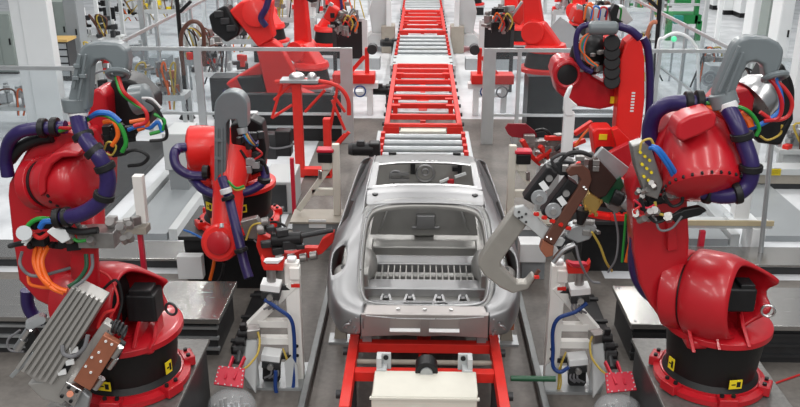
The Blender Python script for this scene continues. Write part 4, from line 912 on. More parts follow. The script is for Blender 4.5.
m = MB(); m.out([(583, 200), (590, 193), (603, 202), (595, 215), (584, 208)], GY-.02, .1); bk = m.build('brass_block', GOLD, g, bevel=.008)
m = MB()
for (x_, y_) in ((586, 207), (590, 211), (596, 213), (601, 200)): m.cyl(P(x_, y_, GY-.04), P(x_, y_+3, GY-.04), .016, seg=8)
m.build('brass_fitting', GOLD, bk, each=True)
MB().cyl(P(583, 209, GY), P(580, 224, GY), .075, .03).build('black_boot', BLK, g)
m = MB(); m.out([(570, 228), (584, 222), (598, 228), (590, 240), (578, 244), (566, 238)], GY+.02, .15); m.build('lower_casting', GALV, g, bevel=.02)
m = MB(); m.out([(556, 246), (566, 236), (576, 243), (572, 252), (562, 256)], GY+.05, .1); m.build('bracket', DRK, g, bevel=.01)
MB().cyl(P(622, 200, GY), P(634, 208, GY), .055, .065, 20).build('grey_cylinder', GALV, g, bevel=.01)
MB().cyl(P(612, 196, GY+.02), P(622, 200, GY), .075, .07, 20).build('black_sleeve', BLK, g, bevel=.01)
m = MB(); m.out([(548, 166), (562, 160), (575, 162), (570, 176), (560, 176)], GY+.08, .12); m.build('head_bracket', DRK, g, bevel=.015)
m = MB()
for i in range(16):
    c = P(random.uniform(556, 600), random.uniform(0, 1)*0+random.choice([158, 162, 168, 222, 232, 238, 226]), GY+.03); m.box(c, (random.uniform(.03, .08), .06, random.uniform(.03, .07)), rz=random.uniform(-.5, .5))
m.build('fitting', TOOLM, g, each=True, bevel=.005)
m = MB()
for i in range(5):
    c = P(535+i*8, 214+i*3.5, GY-.03); m.cyl(c, c+V(.02, -.03, .01), .02, seg=8)
m.build('red_button', REDC, g, each=True)
MB().tube([P(553, 262, GY), P(563, 250, GY), P(575, 244, GY)], .03).build('exhaust_pipe', CHROME, g)
for pts, r_, mm_ in (([(592, 232, 7.1), (600, 246, 7.15), (606, 262, 7.2), (612, 271, 7.3)], .012, YCB), ([(614, 212, 7.1), (618, 235, 7.1), (616, 258, 7.1), (608, 272, 7.2)], .010, GCB), ([(628, 212, 7.1), (631, 235, 7.1), (626, 262, 7.1)], .018, ORG),
                     ([(626, 214, 7.1), (624, 240, 7.1), (622, 262, 7.1)], .012, GRN), ([(576, 246, 7.1), (580, 262, 7.1), (590, 280, 7.2), (600, 283, 7.2)], .012, GCB), ([(634, 208, 7.1), (636, 222, 7.1), (632, 235, 7.1)], .010, YCB),
                     ([(560, 162, 7.1), (568, 154, 7.1), (580, 152, 7.1), (592, 156, 7.1)], .02, BLK), ([(556, 168, 7.1), (552, 160, 7.1), (562, 154, 7.1), (574, 156, 7.1)], .016, DRK)):
    hose(pts, r_, mm_, g, 'cable')
# hose and coupling cluster on the arm of the right foreground robot
m = MB(); m.out([(632, 146), (644, 142), (652, 150), (664, 184), (658, 200), (646, 196), (636, 168)], 6.35, .14); k = m.build('tool_changer', TOOLM, RR, bevel=.012)
m = MB()
for i in range(8): c = P(640+(i % 3)*4+i*.6, 152+i*4, 6.34); m.cyl(c, c+V(0, -.02, 0), .012, seg=8)
m.build('yellow_indicator', YEL, k, each=True)
m = MB()
for i in range(18): c = P(random.uniform(636, 672), random.uniform(176, 228), 6.35+random.uniform(-.05, .1)); m.cyl(c, c+V(random.uniform(-.04, .04), -.05, .04), random.uniform(.018, .04), seg=8)
m.build('coupling', TOOLM, k, each=True)
m = MB()
for i in range(10): c = P(random.uniform(640, 676), random.uniform(190, 226), 6.4); m.box(c, (random.uniform(.05, .12), .06, random.uniform(.03, .08)), rz=random.uniform(-.6, .6))
m.build('connector', BLK, k, each=True, bevel=.006)
for pts, r_, mm_ in (([(650, 148, 6.25), (656, 150, 6.2), (668, 166, 6.2), (676, 182, 6.25), (680, 190, 6.3)], .018, BLU), ([(652, 146, 6.25), (660, 150, 6.2), (674, 170, 6.2), (682, 188, 6.3)], .018, BLU), ([(640, 150, 6.3), (642, 142, 6.3), (650, 139, 6.3), (654, 145, 6.3)], .010, YCB),
                     ([(655, 202, 6.3), (657, 212, 6.3), (663, 215, 6.3)], .012, YCB), ([(640, 198, 6.3), (646, 212, 6.3), (656, 222, 6.3), (668, 218, 6.3), (680, 212, 6.3)], .014, BLK), ([(655, 218, 6.3), (660, 230, 6.3), (672, 228, 6.3), (682, 216, 6.3)], .010, GCB), ([(664, 196, 6.3), (672, 206, 6.3), (682, 202, 6.3), (682, 190, 6.3)], .014, BLK),
                     ([(634, 200, 6.3), (646, 208, 6.3), (656, 204, 6.3)], .010, CRIM), ([(640, 206, 6.3), (634, 212, 6.3), (642, 216, 6.3), (652, 212, 6.3)], .010, RCB)):
    hose(pts, r_, mm_, k, 'cable')
m = MB(); m.out([(672, 218), (684, 210), (700, 207), (708, 211), (700, 216), (684, 220), (676, 224)], 6.3, .07); m.build('black_nozzle', BLK, k, bevel=.015)
# ------------------------------------------------------------------ mid-distance robots
# left one, arm folded towards the viewer
BX, BY = -2.62, 10.9
ped = thing('robot_pedestal', 'dark steel box pedestal under the robot left of the car', 'pedestal', (BX, BY, 0))
MB().bb(BX-.72, BX+.55, BY-.60, BY+.6, .74, .80).build('top_plate', DRK, ped, bevel=.01)
MB().bb(BX-.66, BX+.50, BY-.54, BY+.55, 0, .74).build('body', BLK, ped)
MB().box((BX-.55, BY-.68, .40), (.34, .14, .34)).build('white_junction_box', WHT2, ped, bevel=.01)
t = thing('industrial_robot', 'red robot left of the car with upright grey hose guide and arm towards the viewer', 'robot', (BX, BY, .80))
zt = robot_base(t, BX, BY, .80, .95, RED2, tall=.44)
for a in (-2.25, -1.25): yellow_label(t, (BX+.495*math.cos(a), BY+.495*math.sin(a), 1.16), (math.cos(a), math.sin(a), 0), .13, .11)
m = MB(); m.lathe(P(189, 148, 10.6), V(1, .1, 0), [(0, .27), (.03, .30), (.20, .30), (.42, .28), (.5, .26)], 36); m.build('shoulder_housing', RED2, t, bevel=.008)
MB().lathe(P(189, 148, 10.6)+V(-.012, 0, 0), V(1, .1, 0), [(0, .23), (.02, .23)], 32).build('housing_opening', BLK, t)
m = MB(); m.out([(186, 160), (196, 168), (262, 168), (260, 178), (240, 186), (205, 186), (186, 174)], 10.5, .5); m.build('shoulder_frame', RED2, t, bevel=.04)
MB().cyl(P(229, 135, 10.8), P(229, 178, 10.4), .26, .30, 28).build('elbow', RED2, t, bevel=.02)
m = MB(); p0 = P(231, 150, 10.3); p1 = P(225, 252, 9.55); m.lathe(p0, p1-p0, [(0, .27), (.3, .25), (.55, .20), (.9, .19), ((p1-p0).length-.15, .20), ((p1-p0).length, .16)], 28); m.build('forearm', RED2, t, ang=50)
c = P(222, 242, 9.55); MB().lathe(c, V(-.05, -1, .35), [(0, .24), (.10, .24), (.13, .20)], 32).build('wrist_housing', RED2, t, bevel=.012)
MB().lathe(c+V(-.005, -.14, .045), V(-.05, -1, .35), [(0, .15), (.012, .15), (.03, .11)], 28).build('wrist_cap', RED, t, bevel=.005)
MB().cyl(P(222, 225, 9.55), P(222, 229, 9.50), .04).build('grey_bolt', GALV, t)
m = MB(); m.out([(230, 125), (250, 118), (262, 124), (266, 150), (262, 172), (246, 178), (232, 165)], 10.45, .3); m.build('rear_motor_housing', BLK, t, bevel=.03)
m = MB(); px0 = [(214, 182), (214, 116)] + [(230.5-16.5*math.cos(PI*i/10), 108-16.5*math.sin(PI*i/10)) for i in range(11)] + [(247, 128), (238, 128), (238, 126)] + [(236-5*math.sin(PI*i/6), 122-3*math.cos(PI*i/6)+3) for i in range(0)] + [(236, 120), (229, 120), (226, 124), (226, 182)]
m.out(px0, 9.9, .24); g = m.build('hose_guide', GUIDE, t, bevel=.04, bseg=3)
for a in (217, 222): MB().beam(P(a, 178, 9.88), P(a, 128, 9.88), .02, .02).build('guide_rib', GUIDE, g)
for y_ in (140, 158): MB().box(P(219, y_, 9.88), (.10, .03, .04)).build('guide_catch', GUIDE, g)
MB().cyl(P(242, 128, 9.95), P(243, 134, 9.93), .07, .06, 16).build('guide_cuff', GALV, g)
hose([(176, 152, 10.2), (178, 148, 10.3), (186, 147, 10.35)], .06, PUR, t, 'hose_pack', 12)
hose([(206, 176, 10.1), (190, 175, 10.1), (178, 168, 10.1), (174, 158, 10.15), (176, 150, 10.25), (184, 148, 10.4)], .062, PUR, t, 'hose_pack', 12)
hose([(192, 178, 10.2), (204, 190, 10.0), (222, 195, 9.95), (244, 192, 10.0), (258, 186, 10.1), (265, 178, 10.2), (264, 168, 10.3)], .060, PUR, t, 'hose_pack', 12)
hose([(222, 178, 9.85), (228, 195, 9.7), (233, 215, 9.5), (239, 240, 9.3), (244, 262, 9.2), (249, 278, 9.1)], .062, PUR, t, 'hose_pack', 12)
hclamp(t, 226, 191, 9.68, (.3, -.2, -1), .075, .07, WCB, 'white_band'); hclamp(t, 228, 198, 9.62, (.3, -.2, -1), .085, .05); hclamp(t, 241, 250, 9.2, (.3, -.2, -1), .085, .05); hclamp(t, 206, 172, 10.08, (1, 0, 0), .09, .08); hclamp(t, 264, 180, 10.15, (.2, 0, 1), .085, .06)
for i, mm_ in enumerate((BLU, GRN, RCB, YCB, PUR)):
    hose([(243+i, 131, 9.95), (246+i*1.2, 138, 9.9), (252+i, 144, 9.9), (258, 145-i, 9.95)], .016, mm_, t, 'cable')
for pts, r_, mm_ in (([(228, 181, 9.8), (236, 188, 9.75), (244, 186, 9.8)], .016, GRN), ([(228, 183, 9.8), (236, 190, 9.75), (245, 188, 9.8)], .014, YCB), ([(254, 160, 10.1), (262, 154, 10.1), (256, 148, 10.1)], .014, RCB), ([(240, 150, 10.1), (250, 162, 10.1), (262, 160, 10.1), (268, 174, 10.1)], .02, BLK),
                     ([(212, 218, 9.9), (214, 240, 9.8), (214, 262, 9.8), (210, 280, 9.8)], .022, ORG), ([(184, 230, 10.0), (192, 233, 9.9), (204, 240, 9.8), (208, 250, 9.8)], .014, BLU), ([(224, 262, 9.5), (222, 275, 9.6), (218, 282, 9.6)], .02, BLK), ([(250, 238, 9.6), (246, 225, 9.6), (238, 230, 9.6), (240, 242, 9.6)], .014, YCB)):
    hose(pts, r_, mm_, t, 'cable')
m = MB()
for i in range(16):
    c = P(random.uniform(238, 262), random.uniform(134, 176), 10.2); m.box(c, (random.uniform(.05, .12), .08, random.uniform(.04, .1)), rz=random.uniform(-.5, .5))
m.build('connector', DRK, t, each=True, bevel=.006)
m = MB()
for i in range(6): c = P(random.uniform(238, 258), random.uniform(160, 170), 10.1); m.box(c, (.09, .06, .09))
m.build('grey_connector', GALV, t, each=True, bevel=.006)
# its gun
g = thing('spot_welding_gun', 'red framed welding gun with black cylinder, left of the car quarter panel', 'welding gun', P(300, 240, 9.0))
m = MB(); m.out([(258, 232), (270, 238), (272, 252), (292, 254), (306, 248), (318, 248), (322, 240), (334, 232), (334, 242), (322, 254), (310, 258), (290, 262), (274, 266), (262, 262), (256, 246)], 8.9, .10); m.build('red_frame', REDC, g, bevel=.01)
MB().cyl(P(272, 240, 8.85), P(302, 238, 8.85), .085, .075, 18).build('black_cylinder', BLK, g, bevel=.01)
MB().cyl(P(302, 236, 8.8), P(333, 230, 8.8), .03, seg=12).build('piston_rod', DRK, g)
m = MB()
for (x_, y_, w_) in ((282, 232, .14), (290, 244, .18), (270, 228, .1), (300, 246, .1), (266, 244, .12), (278, 250, .14)): m.box(P(x_, y_, 8.82), (w_, .1, w_*.6), rz=.3)
m.build('gun_block', DRK, g, bevel=.012, each=True)
m = MB()
for (x_, y_, w_) in ((276, 258, .05), (288, 259, .06), (300, 258, .05), (310, 256, .05), (258, 230, .06), (262, 222, .05)): m.cyl(P(x_, y_, 8.8), P(x_+7, y_-1, 8.8), w_, seg=12)
m.build('steel_fitting', TOOLM, g, bevel=.006, each=True)
m = MB(); m.out([(240, 222), (256, 218), (264, 228), (258, 240), (246, 238)], 9.2, .12); m.build('gun_bracket', TOOLM, g, bevel=.012)
for pts, r_, mm_ in (([(246, 240, 9.1), (252, 226, 9.1), (262, 224, 9.1), (258, 234, 9.1)], .012, YCB), ([(262, 224, 9.1), (276, 222, 9.0), (286, 228, 9.0), (280, 236, 8.9)], .016, BLK), ([(254, 240, 9.1), (262, 248, 9.1), (268, 256, 9.0)], .01, GCB)): hose(pts, r_, mm_, g, 'cable')

# right one: tall upright link arm and round forearm, behind the big gun
DX, DY = 2.75, 11.6
ped = thing('robot_pedestal', 'black box pedestal behind the big welding gun on the right', 'pedestal', (DX, DY, 0))
MB().bb(DX-.5, DX+.6, DY-.6, DY+.6, .74, .80).build('top_plate', DRK, ped, bevel=.01); MB().bb(DX-.46, DX+.55, DY-.55, DY+.55, 0, .74).build('body', BLK, ped)
t = thing('industrial_robot', 'red robot with tall upright link arm behind the big welding gun on the right', 'robot', (DX, DY, .80))
robot_base(t, DX, DY, .80, .95, RED2, tall=.44)
Yd = 10.6
m = MB(); m.out([(626, 42), (634, 36), (642, 42), (645, 60), (645, 100), (641, 140), (636, 152), (618, 150), (615, 140), (618, 100), (620, 60)], Yd, .26); la = m.build('link_arm', RED2, t, bevel=.03, bseg=3)
m = MB()
for i in range(7): m.box(P(633.5-.28*i, 93+3.0*i, Yd-.004), (.045, .006, .022)); 
m.build('white_lettering', WHT2, la, each=True)
m = MB(); m.out([(552, 72), (555, 62), (562, 58), (574, 58), (583, 64), (592, 76), (606, 84), (620, 87), (620, 96), (615, 107), (600, 110), (578, 107), (566, 100), (557, 92)], Yd+.25, .42); fo = m.build('forearm', RED, t, bevel=.05, bseg=4)
c = P(567, 74, Yd+.24); MB().lathe(c, (0, -1, .1), [(0, .15), (.03, .15), (.04, .12)], 30).build('forearm_opening', BLK, fo)
MB().torus(c+V(0, -.03, 0), (0, 1, 0), .16, .03).build('opening_rim', RED, fo)
MB().box(P(613, 100, Yd+.22), (.07, .02, .09)).build('yellow_label', YEL, fo)
m = MB()
for i in range(5): m.cyl(P(612, 43+i*9.5, Yd-.10), P(612, 43+i*9.5, Yd+.2), .105, seg=16)
m.build('stacked_motor', BLK, t, bevel=.015, each=True)
m = MB(); m.out([(606, 38), (618, 36), (622, 60), (620, 86), (606, 86)], Yd+.1, .2); m.build('motor_plate', RED2, t, bevel=.01)
m = MB(); m.ball(P(590, 55, Yd+.35), .27, (1, .7, 1)); m.build('rear_housing', BLK, t)
MB().cyl(P(588, 28, Yd-.15), P(618, 28, Yd-.15), .085, seg=20).build('hose_guide', GUIDE, t, bevel=.05, bseg=4)
m = MB(); m.out([(590, 8), (625, 6), (634, 20), (620, 30), (596, 30)], Yd+.6, .2); m.build('rear_cover', LGRY, t, bevel=.02)
m = MB(); m.out([(610, 12), (615, 4), (620, 6), (617, 18), (624, 22), (612, 24)], Yd, .15); m.build('black_connector', BLK, t, bevel=.012)
hose([(643, 38, Yd+.1), (648, 50, Yd+.1), (650, 80, Yd+.1), (649, 110, Yd+.1), (645, 140, Yd+.1), (640, 160, Yd+.1)], .05, PUR, t, 'hose_pack', 12)
hose([(590, 24, Yd-.1), (580, 28, Yd-.1), (576, 40, Yd-.1), (577, 55, Yd-.1), (582, 66, Yd-.1), (592, 72, Yd-.1)], .035, PUR, t, 'hose_pack', 12)
hose([(618, 26, Yd), (630, 30, Yd), (640, 38, Yd)], .05, PUR, t, 'hose_pack', 12)
for i, mm_ in enumerate((ORG, BLU, GRN, GCB, ORG)):
    hose([(596+i, 30, Yd-.12), (588-i*.8, 36, Yd-.12), (584-i, 48, Yd-.12), (586+i, 60, Yd-.12), (594+i, 66, Yd-.12)], .014, mm_, t, 'cable')
for i in range(5):
    a = (584+i*7, 20-i); hose([a+(Yd+.1,), (a[0]+3, 6+i, Yd+.1), (a[0]+9, 9, Yd+.1), (a[0]+8, 20, Yd+.1)], .014, (ORG, BLU, RCB, PUR, GRN)[i], t, 'cable')
m = MB()
for i in range(12): c = P(random.uniform(580, 602), random.uniform(44, 74), Yd+.02); m.box(c, (random.uniform(.03, .09), .06, random.uniform(.03, .07)), rz=random.uniform(-.6, .6))
m.build('connector', TOOLM, t, each=True, bevel=.005)
m = MB(); m.out([(592, 132), (597, 128), (612, 128), (616, 134), (616, 156), (596, 160)], Yd-.5, .3); sh = m.build('shoulder_block', RED2, t, bevel=.03, bseg=3)
MB().box(P(603, 137, Yd-.51), (.10, .012, .07)).build('yellow_label', YEL, sh)
MB().lathe(P(606, 155, Yd-.6), (0, -.3, 1), [(0, .14), (.05, .14)], 24).build('black_ring', BLK, t)
m = MB(); m.out([(612, 130), (618, 128), (640, 150), (646, 175), (630, 170), (620, 160)], Yd-.7, .12); m.build('tilted_bracket', RED2, t, bevel=.01)
m = MB(); m.out([(600, 158), (640, 138), (646, 150), (640, 190), (625, 180)], Yd-.95, .10); m.build('gun_mounting_plate', RED, t, bevel=.01)

# ------------------------------------------------------------------ standard robots further back, posed by joint angles
def far_robot(label, x, y, z0, head, a2, a3, arm=1.25, fore=1.1, mt=RED2, gun=True, sc=1.0, pw=.55):
    if z0 > .1:
        p = thing('robot_pedestal', 'pedestal under the ' + label.split(',')[0], 'pedestal', (x, y, 0))
        MB().bb(x-pw, x+pw, y-pw, y+pw, z0-.06, z0).build('top_plate', GALV, p); MB().bb(x-pw*.93, x+pw*.93, y-pw*.93, y+pw*.93, 0, z0-.06).build('body', BLK, p)
    t = thing('industrial_robot', label, 'robot', (x, y, z0), head); t.scale = (sc, sc, sc)
    def B(m, n, mm, **k): return m.build(n, mm, t, local=True, **k)
    B(MB().lathe((0, 0, 0), (0, 0, 1), [(0, .58), (.07, .58), (.09, .50)], 32), 'foot_ring', mt)
    B(MB().lathe((0, 0, .09), (0, 0, 1), [(0, .46), (.34, .40)], 32), 'base_cone', CONE)
    B(MB().lathe((0, 0, .43), (0, 0, 1), [(0, .44), (.06, .46), (.16, .42)], 32), 'turntable', mt)
    sh = V(.28, 0, .85)
    B(MB().prism([(-.35, -.22, .55), (.42, -.22, .55), (.52, -.22, .85), (.30, -.22, 1.10), (.05, -.22, 1.05)], (0, .44, 0)), 'shoulder_frame', mt, bevel=.05)
    B(MB().cyl(sh+V(0, -.40, 0), sh+V(0, .30, 0), .25, seg=28), 'shoulder_housing', mt, bevel=.02)
    B(MB().cyl(sh+V(0, -.50, 0), sh+V(0, -.38, 0), .15, seg=20), 'shoulder_motor', BLK, bevel=.02)
    u = V(math.sin(a2), 0, math.cos(a2)); el = sh+u*arm; w = V(u.z, 0, -u.x)
    B(MB().prism([sh-w*.20-u*.12, sh+w*.20-u*.12, sh+w*.22+u*.2, el+w*.14, el+u*.14, el-w*.14, sh-w*.22+u*.2], (0, -.22, 0)), 'link_arm', mt, bevel=.05)
    d = V(math.cos(a3), 0, math.sin(a3)); v = V(-d.z, 0, d.x)
    B(MB().cyl(el+V(0, -.26, 0), el+V(0, .26, 0), .20, seg=24), 'elbow', mt, bevel=.02)
    B(MB().prism([el-d*.35-v*.14, el+d*.25-v*.18, el+d*.25+v*.16, el-d*.30+v*.22], (0, .24, 0)), 'elbow_housing', mt, bevel=.05)
    B(MB().prism([el-d*.68-v*.18, el-d*.36-v*.17, el-d*.32+v*.20, el-d*.62+v*.24], (0, .30, 0)), 'rear_motor_housing', BLK, bevel=.05)
    wr = el+d*fore
    B(MB().lathe(el+d*.2+V(0, .1, 0), d, [(0, .17), (.1, .19), (fore*.55, .13), (fore-.25, .12)], 24), 'forearm', mt)
    B(MB().ball(wr+V(0, .1, 0), .15, seg=16), 'wrist', mt)
    h = MB().tube([el-d*.5+v*.2+V(0, .3, 0), el-v*-.25+V(0, .34, 0), el+d*.5+v*.2+V(0, .3, 0), wr+v*.2+V(0, .2, 0)], .05, 10); B(h, 'hose_pack', PUR)
    h = MB().tube([el+V(0, -.3, .1), el-u*.3+w*.1+V(0, -.34, 0), sh+u*.3+w*.15+V(0, -.34, 0), sh+V(-.1, -.3, -.2)], .045, 10); B(h, 'hose_pack', PUR)
    if gun:
        R2 = random.Random(int(x*100+y*10)); gb = MB().box(wr+d*.25+V(0, .1, 0), (.26, .2, .22)); gb = B(gb, 'welding_gun', TOOLM, bevel=.02)
        for k in range(2):
            s = 1 if k else -1
            B2 = MB().tube([wr+d*.3+v*.08*s, wr+d*.55+v*.3*s, wr+d*.85+v*.28*s, wr+d*.95+v*.06*s], .045, 8); B2.build('gun_arm', GALV, gb, local=True)
        m = MB()
        for k in range(10): c = wr+d*R2.uniform(.1, .6)+V(0, R2.uniform(-.15, .2), R2.uniform(-.2, .2)); m.box(c, (R2.uniform(.05, .14), .08, R2.uniform(.04, .12)), rz=R2.uniform(-1, 1))
        m.build('gun_fitting', DRK, gb, local=True, each=True)
        for k, mm_ in enumerate((ORG, RCB, YCB)):
            MB().tube([wr+V(0, .2, .1), wr+d*.2+V(0, .3, .25+.05*k), wr+d*.45+V(0, .2, .1), wr+d*.5+V(0, .1, -.1)], .018, 6).build('cable', mm_, gb, local=True)
    return t
# custom back left robot with leaning arm and black motor head
Ye = 18.5
ex = P(262, 118, Ye)
ped = thing('robot_pedestal', 'dark pedestal under the leaning red robot behind the left fence', 'pedestal', (ex.x, Ye, 0))
MB().bb(ex.x-.6, ex.x+.9, Ye-.5, Ye+.6, 0, .5).build('body', DRK, ped)
t = thing('industrial_robot', 'red robot leaning left with black motor head, behind the left fence', 'robot', (ex.x, Ye, .5))
robot_base(t, ex.x+.2, Ye, .5, .9, RED2, tall=.2)
m = MB(); m.out([(256, 50), (262, 42), (272, 40), (280, 46), (293, 70), (297, 88), (296, 106), (284, 112), (272, 108), (266, 92)], Ye-.1, .35); m.build('link_arm', RED2, t, bevel=.05, bseg=3)
m = MB(); m.out([(228, 12), (240, 2), (262, -4), (272, 2), (270, 20), (274, 38), (258, 48), (244, 30)], Ye-.2, .45); m.build('elbow_housing', RED2, t, bevel=.06, bseg=3)
MB().lathe(P(256, 13, Ye-.2), (0, -1, .2), [(0, .30), (.06, .30), (.08, .22)], 28).build('elbow_cap', RED2, t)
m = MB(); m.out([(208, 16), (216, 10), (226, 5), (240, 30), (238, 36), (226, 43), (212, 32)], Ye-.25, .5); hd = m.build('motor_head', BLK, t, bevel=.06, bseg=3)
m = MB()
for i in range(3): m.box(P(219+i*6, 14+i*7, Ye-.27), (.2, .1, .14), rz=.2)
m.build('motor_cover', DRK, hd, each=True, bevel=.02)
m = MB(); m.out([(225, 84), (262, 62), (272, 74), (272, 96), (250, 92), (234, 92)], Ye+.2, .4); m.build('forearm', RED2, t, bevel=.05)
m = MB(); m.out([(236, 78), (262, 76), (266, 92), (244, 94)], Ye, .3); m.build('forearm_motor', BLK, t, bevel=.04)
m = MB(); m.out([(290, 86), (304, 92), (324, 100), (322, 112), (308, 110), (294, 100)], Ye-.3, .35); m.build('shoulder_housing', RED2, t, bevel=.05)
hose([(270, -6, Ye-.3), (266, 8, Ye-.35), (261, 18, Ye-.35), (266, 26, Ye-.3)], .07, PUR, t, 'hose_pack', 10)
hose([(224, 90, Ye-.2), (232, 100, Ye-.3), (256, 104, Ye-.3), (276, 100, Ye-.3)], .05, PUR, t, 'hose_pack', 10)
far_robot('red robot with upright arm and purple hose, just right of the leaning one', P(312, 100, 20.5).x, 20.6, .6, 2.7, .02, .35, arm=1.6)
far_robot('red robot facing left behind the right fence, on a dark pedestal', P(543, 95, 18.4).x, 18.4, 1.45, 2.9, .15, .15, arm=1.35, pw=.42)
spots = [(-4.9, 27, .6, 2.6, -.25, .2, 'small red robot far left, behind the leaning robot'), (-3.0, 26.5, .6, .3, -.15, .1, 'small red robot far back on the left, its gun beside the line'), (-3.4, 33, .6, .2, .1, -.2, 'distant red robot at the top edge left of the line'),
         (3.1, 27, .6, 2.9, .1, -.1, 'small red robot far back on the right, its gun beside the line'), (3.6, 33, .6, 3.0, -.2, .2, 'distant red robot at the top edge right of the line'), (5.3, 28, .6, 2.2, .2, .3, 'small red robot far right, behind the clear fence panels'), (-6.0, 34, .6, .6, .2, .3, 'farthest red robot on the left'), (2.2, 38, .4, 3.0, .1, .3, 'farthest red robot right beside the line')]
for (x, y, z0, h, a2, a3, lab) in spots: far_robot(lab, x, y, z0, h, a2, a3)

# red tool stand with hoop behind the left cream stand
Yr = 15.2
t = thing('red_tool_stand', 'tall red tool stand with tube hoop, in front of the left guard fence', 'stand', P(297, 170, Yr))
a = P(292, 83, Yr); b = P(301, 83, Yr); MB().bb(a.x, b.x, Yr-.08, Yr+.08, 0, a.z).build('post', REDC, t, bevel=.01)
a = P(322, 140, Yr-.3); MB().bb(a.x, a.x+.14, Yr-.1, Yr+.08, 0, P(322, 118, Yr).z).build('side_post', REDC, t, bevel=.01)
a = P(300, 172, Yr); b = P(330, 166, Yr); MB().bb(a.x, b.x, Yr-.1, Yr+.1, .05, .18).build('foot_beam', REDC, t)
MB().tube([P(275, 82, Yr), P(300, 80, Yr), P(325, 82, Yr), P(340, 88, Yr), P(348, 100, Yr), P(349, 115, Yr)], .04).build('hoop_tube', REDC, t)
MB().tube([P(349, 132, Yr), P(340, 142, Yr), P(325, 158, Yr)], .035).build('lower_tube', REDC, t)
m = MB()
for (p, q) in (((282, 84), (272, 118)), ((274, 100), (292, 84)), ((272, 118), (292, 105)), ((334, 96), (345, 112)), ((338, 84), (330, 130)), ((345, 134), (330, 150)), ((305, 112), (325, 90)), ((332, 100), (345, 130))): m.cyl(P(*p, Yr), P(*q, Yr), .028, seg=8)
m.build('truss_tube', REDC, t, each=True)
MB().box(P(300, 80, Yr), (.7, .35, .05)).build('top_plate', GALV, t)
m = MB().ball(P(297, 77, Yr), .12, (1.3, 1, .8)); m.ball(P(312, 77, Yr), .09); m.build('steel_nest', CHROME, t, each=True)
for i, (x_, y_) in enumerate(((270, 145), (284, 142))): MB().box(P(x_, y_, Yr+.2), (.3, .3, .5)).build('cabinet_block', BLK if i else DRK, t, bevel=.02)
hose([(262, 140, Yr), (272, 148, Yr), (290, 146, Yr), (300, 138, Yr)], .02, GCB, t, 'cable')
t = thing('red_post', 'thin crimson post standing beside the foot of the left cream stand', 'post', P(294, 204, 12.6))
a = P(294, 204, 12.6); MB().bb(a.x-.03, a.x+.03, 12.57, 12.63, 0, P(292, 158, 12.6).z).build('post', CRIM, t); MB().bb(a.x-.12, a.x+.12, 12.5, 12.7, 0, .02).build('foot', GALV, t)

# white posts and benches left and right of the robots
a = P(142, 250, 10.0)
t = thing('stand_post', 'white slim post on a thin red leg behind the left foreground robot', 'post', (a.x, 10.0, 0))
MB().beam(P(138, 175, 10.0), P(143, 222, 10.0), .13, .12, up=(0, 1, 0)).build('white_post', WHT, t, bevel=.01)
z = P(143, 232, 10).z; MB().bb(a.x-.03, a.x+.03, 9.97, 10.03, 0, z).build('red_leg', CRIM, t)
MB().bb(a.x-.9, a.x+.12, 9.9, 10.1, z, z+.10).build('bench_bar', SAND, t, bevel=.01)
m = MB()
for i in range(9): m.box((a.x-.8+.1*i, 9.9, z+.14+.03*(i % 3)), (.08, .12, .12), rz=.3*i)
m.build('fixture_block', TOOLM, t, each=True, bevel=.01)
Yb = 11.8
t = thing('welding_bench', 'white bench with wooden strip and white column behind the right foreground robot', 'bench', P(720, 225, Yb))
a = P(655, 222, Yb); b = P(772, 222, Yb); z = a.z
MB().bb(a.x, b.x, Yb-.05, Yb+.25, z-.08, z).build('bench_beam', LGRY, t, bevel=.01)
MB().bb(a.x, b.x, Yb-.08, Yb-.05, z-.02, z+.06).build('wood_strip', mat('pale_wood', (.50, .42, .27), .5, noise=.1), t)
for px in (668, 757): x = P(px, 230, Yb).x; MB().bb(x-.1, x+.1, Yb-.1, Yb+.3, 0, z-.06).build('leg', WHT2, t, bevel=.01)
x0 = P(737, 200, Yb).x; x1 = P(752, 200, Yb).x; MB().bb(x0, x1, Yb, Yb+.2, z, P(740, 140, Yb).z).build('white_column', WHT2, t, bevel=.012)
MB().bb(x0-.08, x1+.12, Yb-.03, Yb+.25, z, z+.06).build('column_foot', WHT2, t)
m = MB(); m.out([(690, 217), (703, 196), (712, 196), (735, 217)], Yb+.05, .05); m.build('clear_cover', PLEX2, t)
x = P(700, 235, Yb).x; MB().bb(x-.04, x+.04, Yb-.12, Yb-.05, .0, z-.1).build('crimson_post', CRIM, t)
t = thing('grey_pipe', 'slim grey upright pipe right of the white bench column', 'pipe', P(767, 235, 11.5))
MB().cyl(P(766, 225, 11.4).xy.to_3d()+V(0, 0, 0), P(777, 90, 11.5), .035).build('pipe', GALV, t)
t = thing('conveyor_ledge', 'long pale ledge with small yellow labels behind the white bench', 'ledge', (6, 15.2, 0))
MB().bb(4.4, 9.5, 14.6, 15.0, .30, .42).build('ledge', LGRY, t, bevel=.01); MB().bb(4.4, 9.5, 14.65, 15.0, .12, .30).build('wood_face', SAND, t); MB().bb(4.4, 9.5, 14.7, 15.0, 0, .12).build('kick_strip', DRK, t)
for px in (731, 772): c = P(px, 192, 14.58); MB().box((c.x, 14.62, .36), (.22, .04, .12)).build('yellow_label', YEL, t)
t = thing('claw_fixture', 'upright white tool arm with silver claw above the right fence rail', 'tool', P(569, 140, 10.2))
Yc = 10.2
a = P(569, 112, Yc); MB().bb(a.x-.06, a.x+.07, Yc-.06, Yc+.06, 0, a.z).build('post', WHT2, t, bevel=.01)
m = MB(); m.out([(564, 112), (565, 98), (569, 89), (573, 86), (571, 92), (569, 98), (573, 102), (578, 106), (572, 108), (573, 116), (566, 116)], Yc-.08, .10); m.build('silver_claw', WHT2, t, bevel=.01)
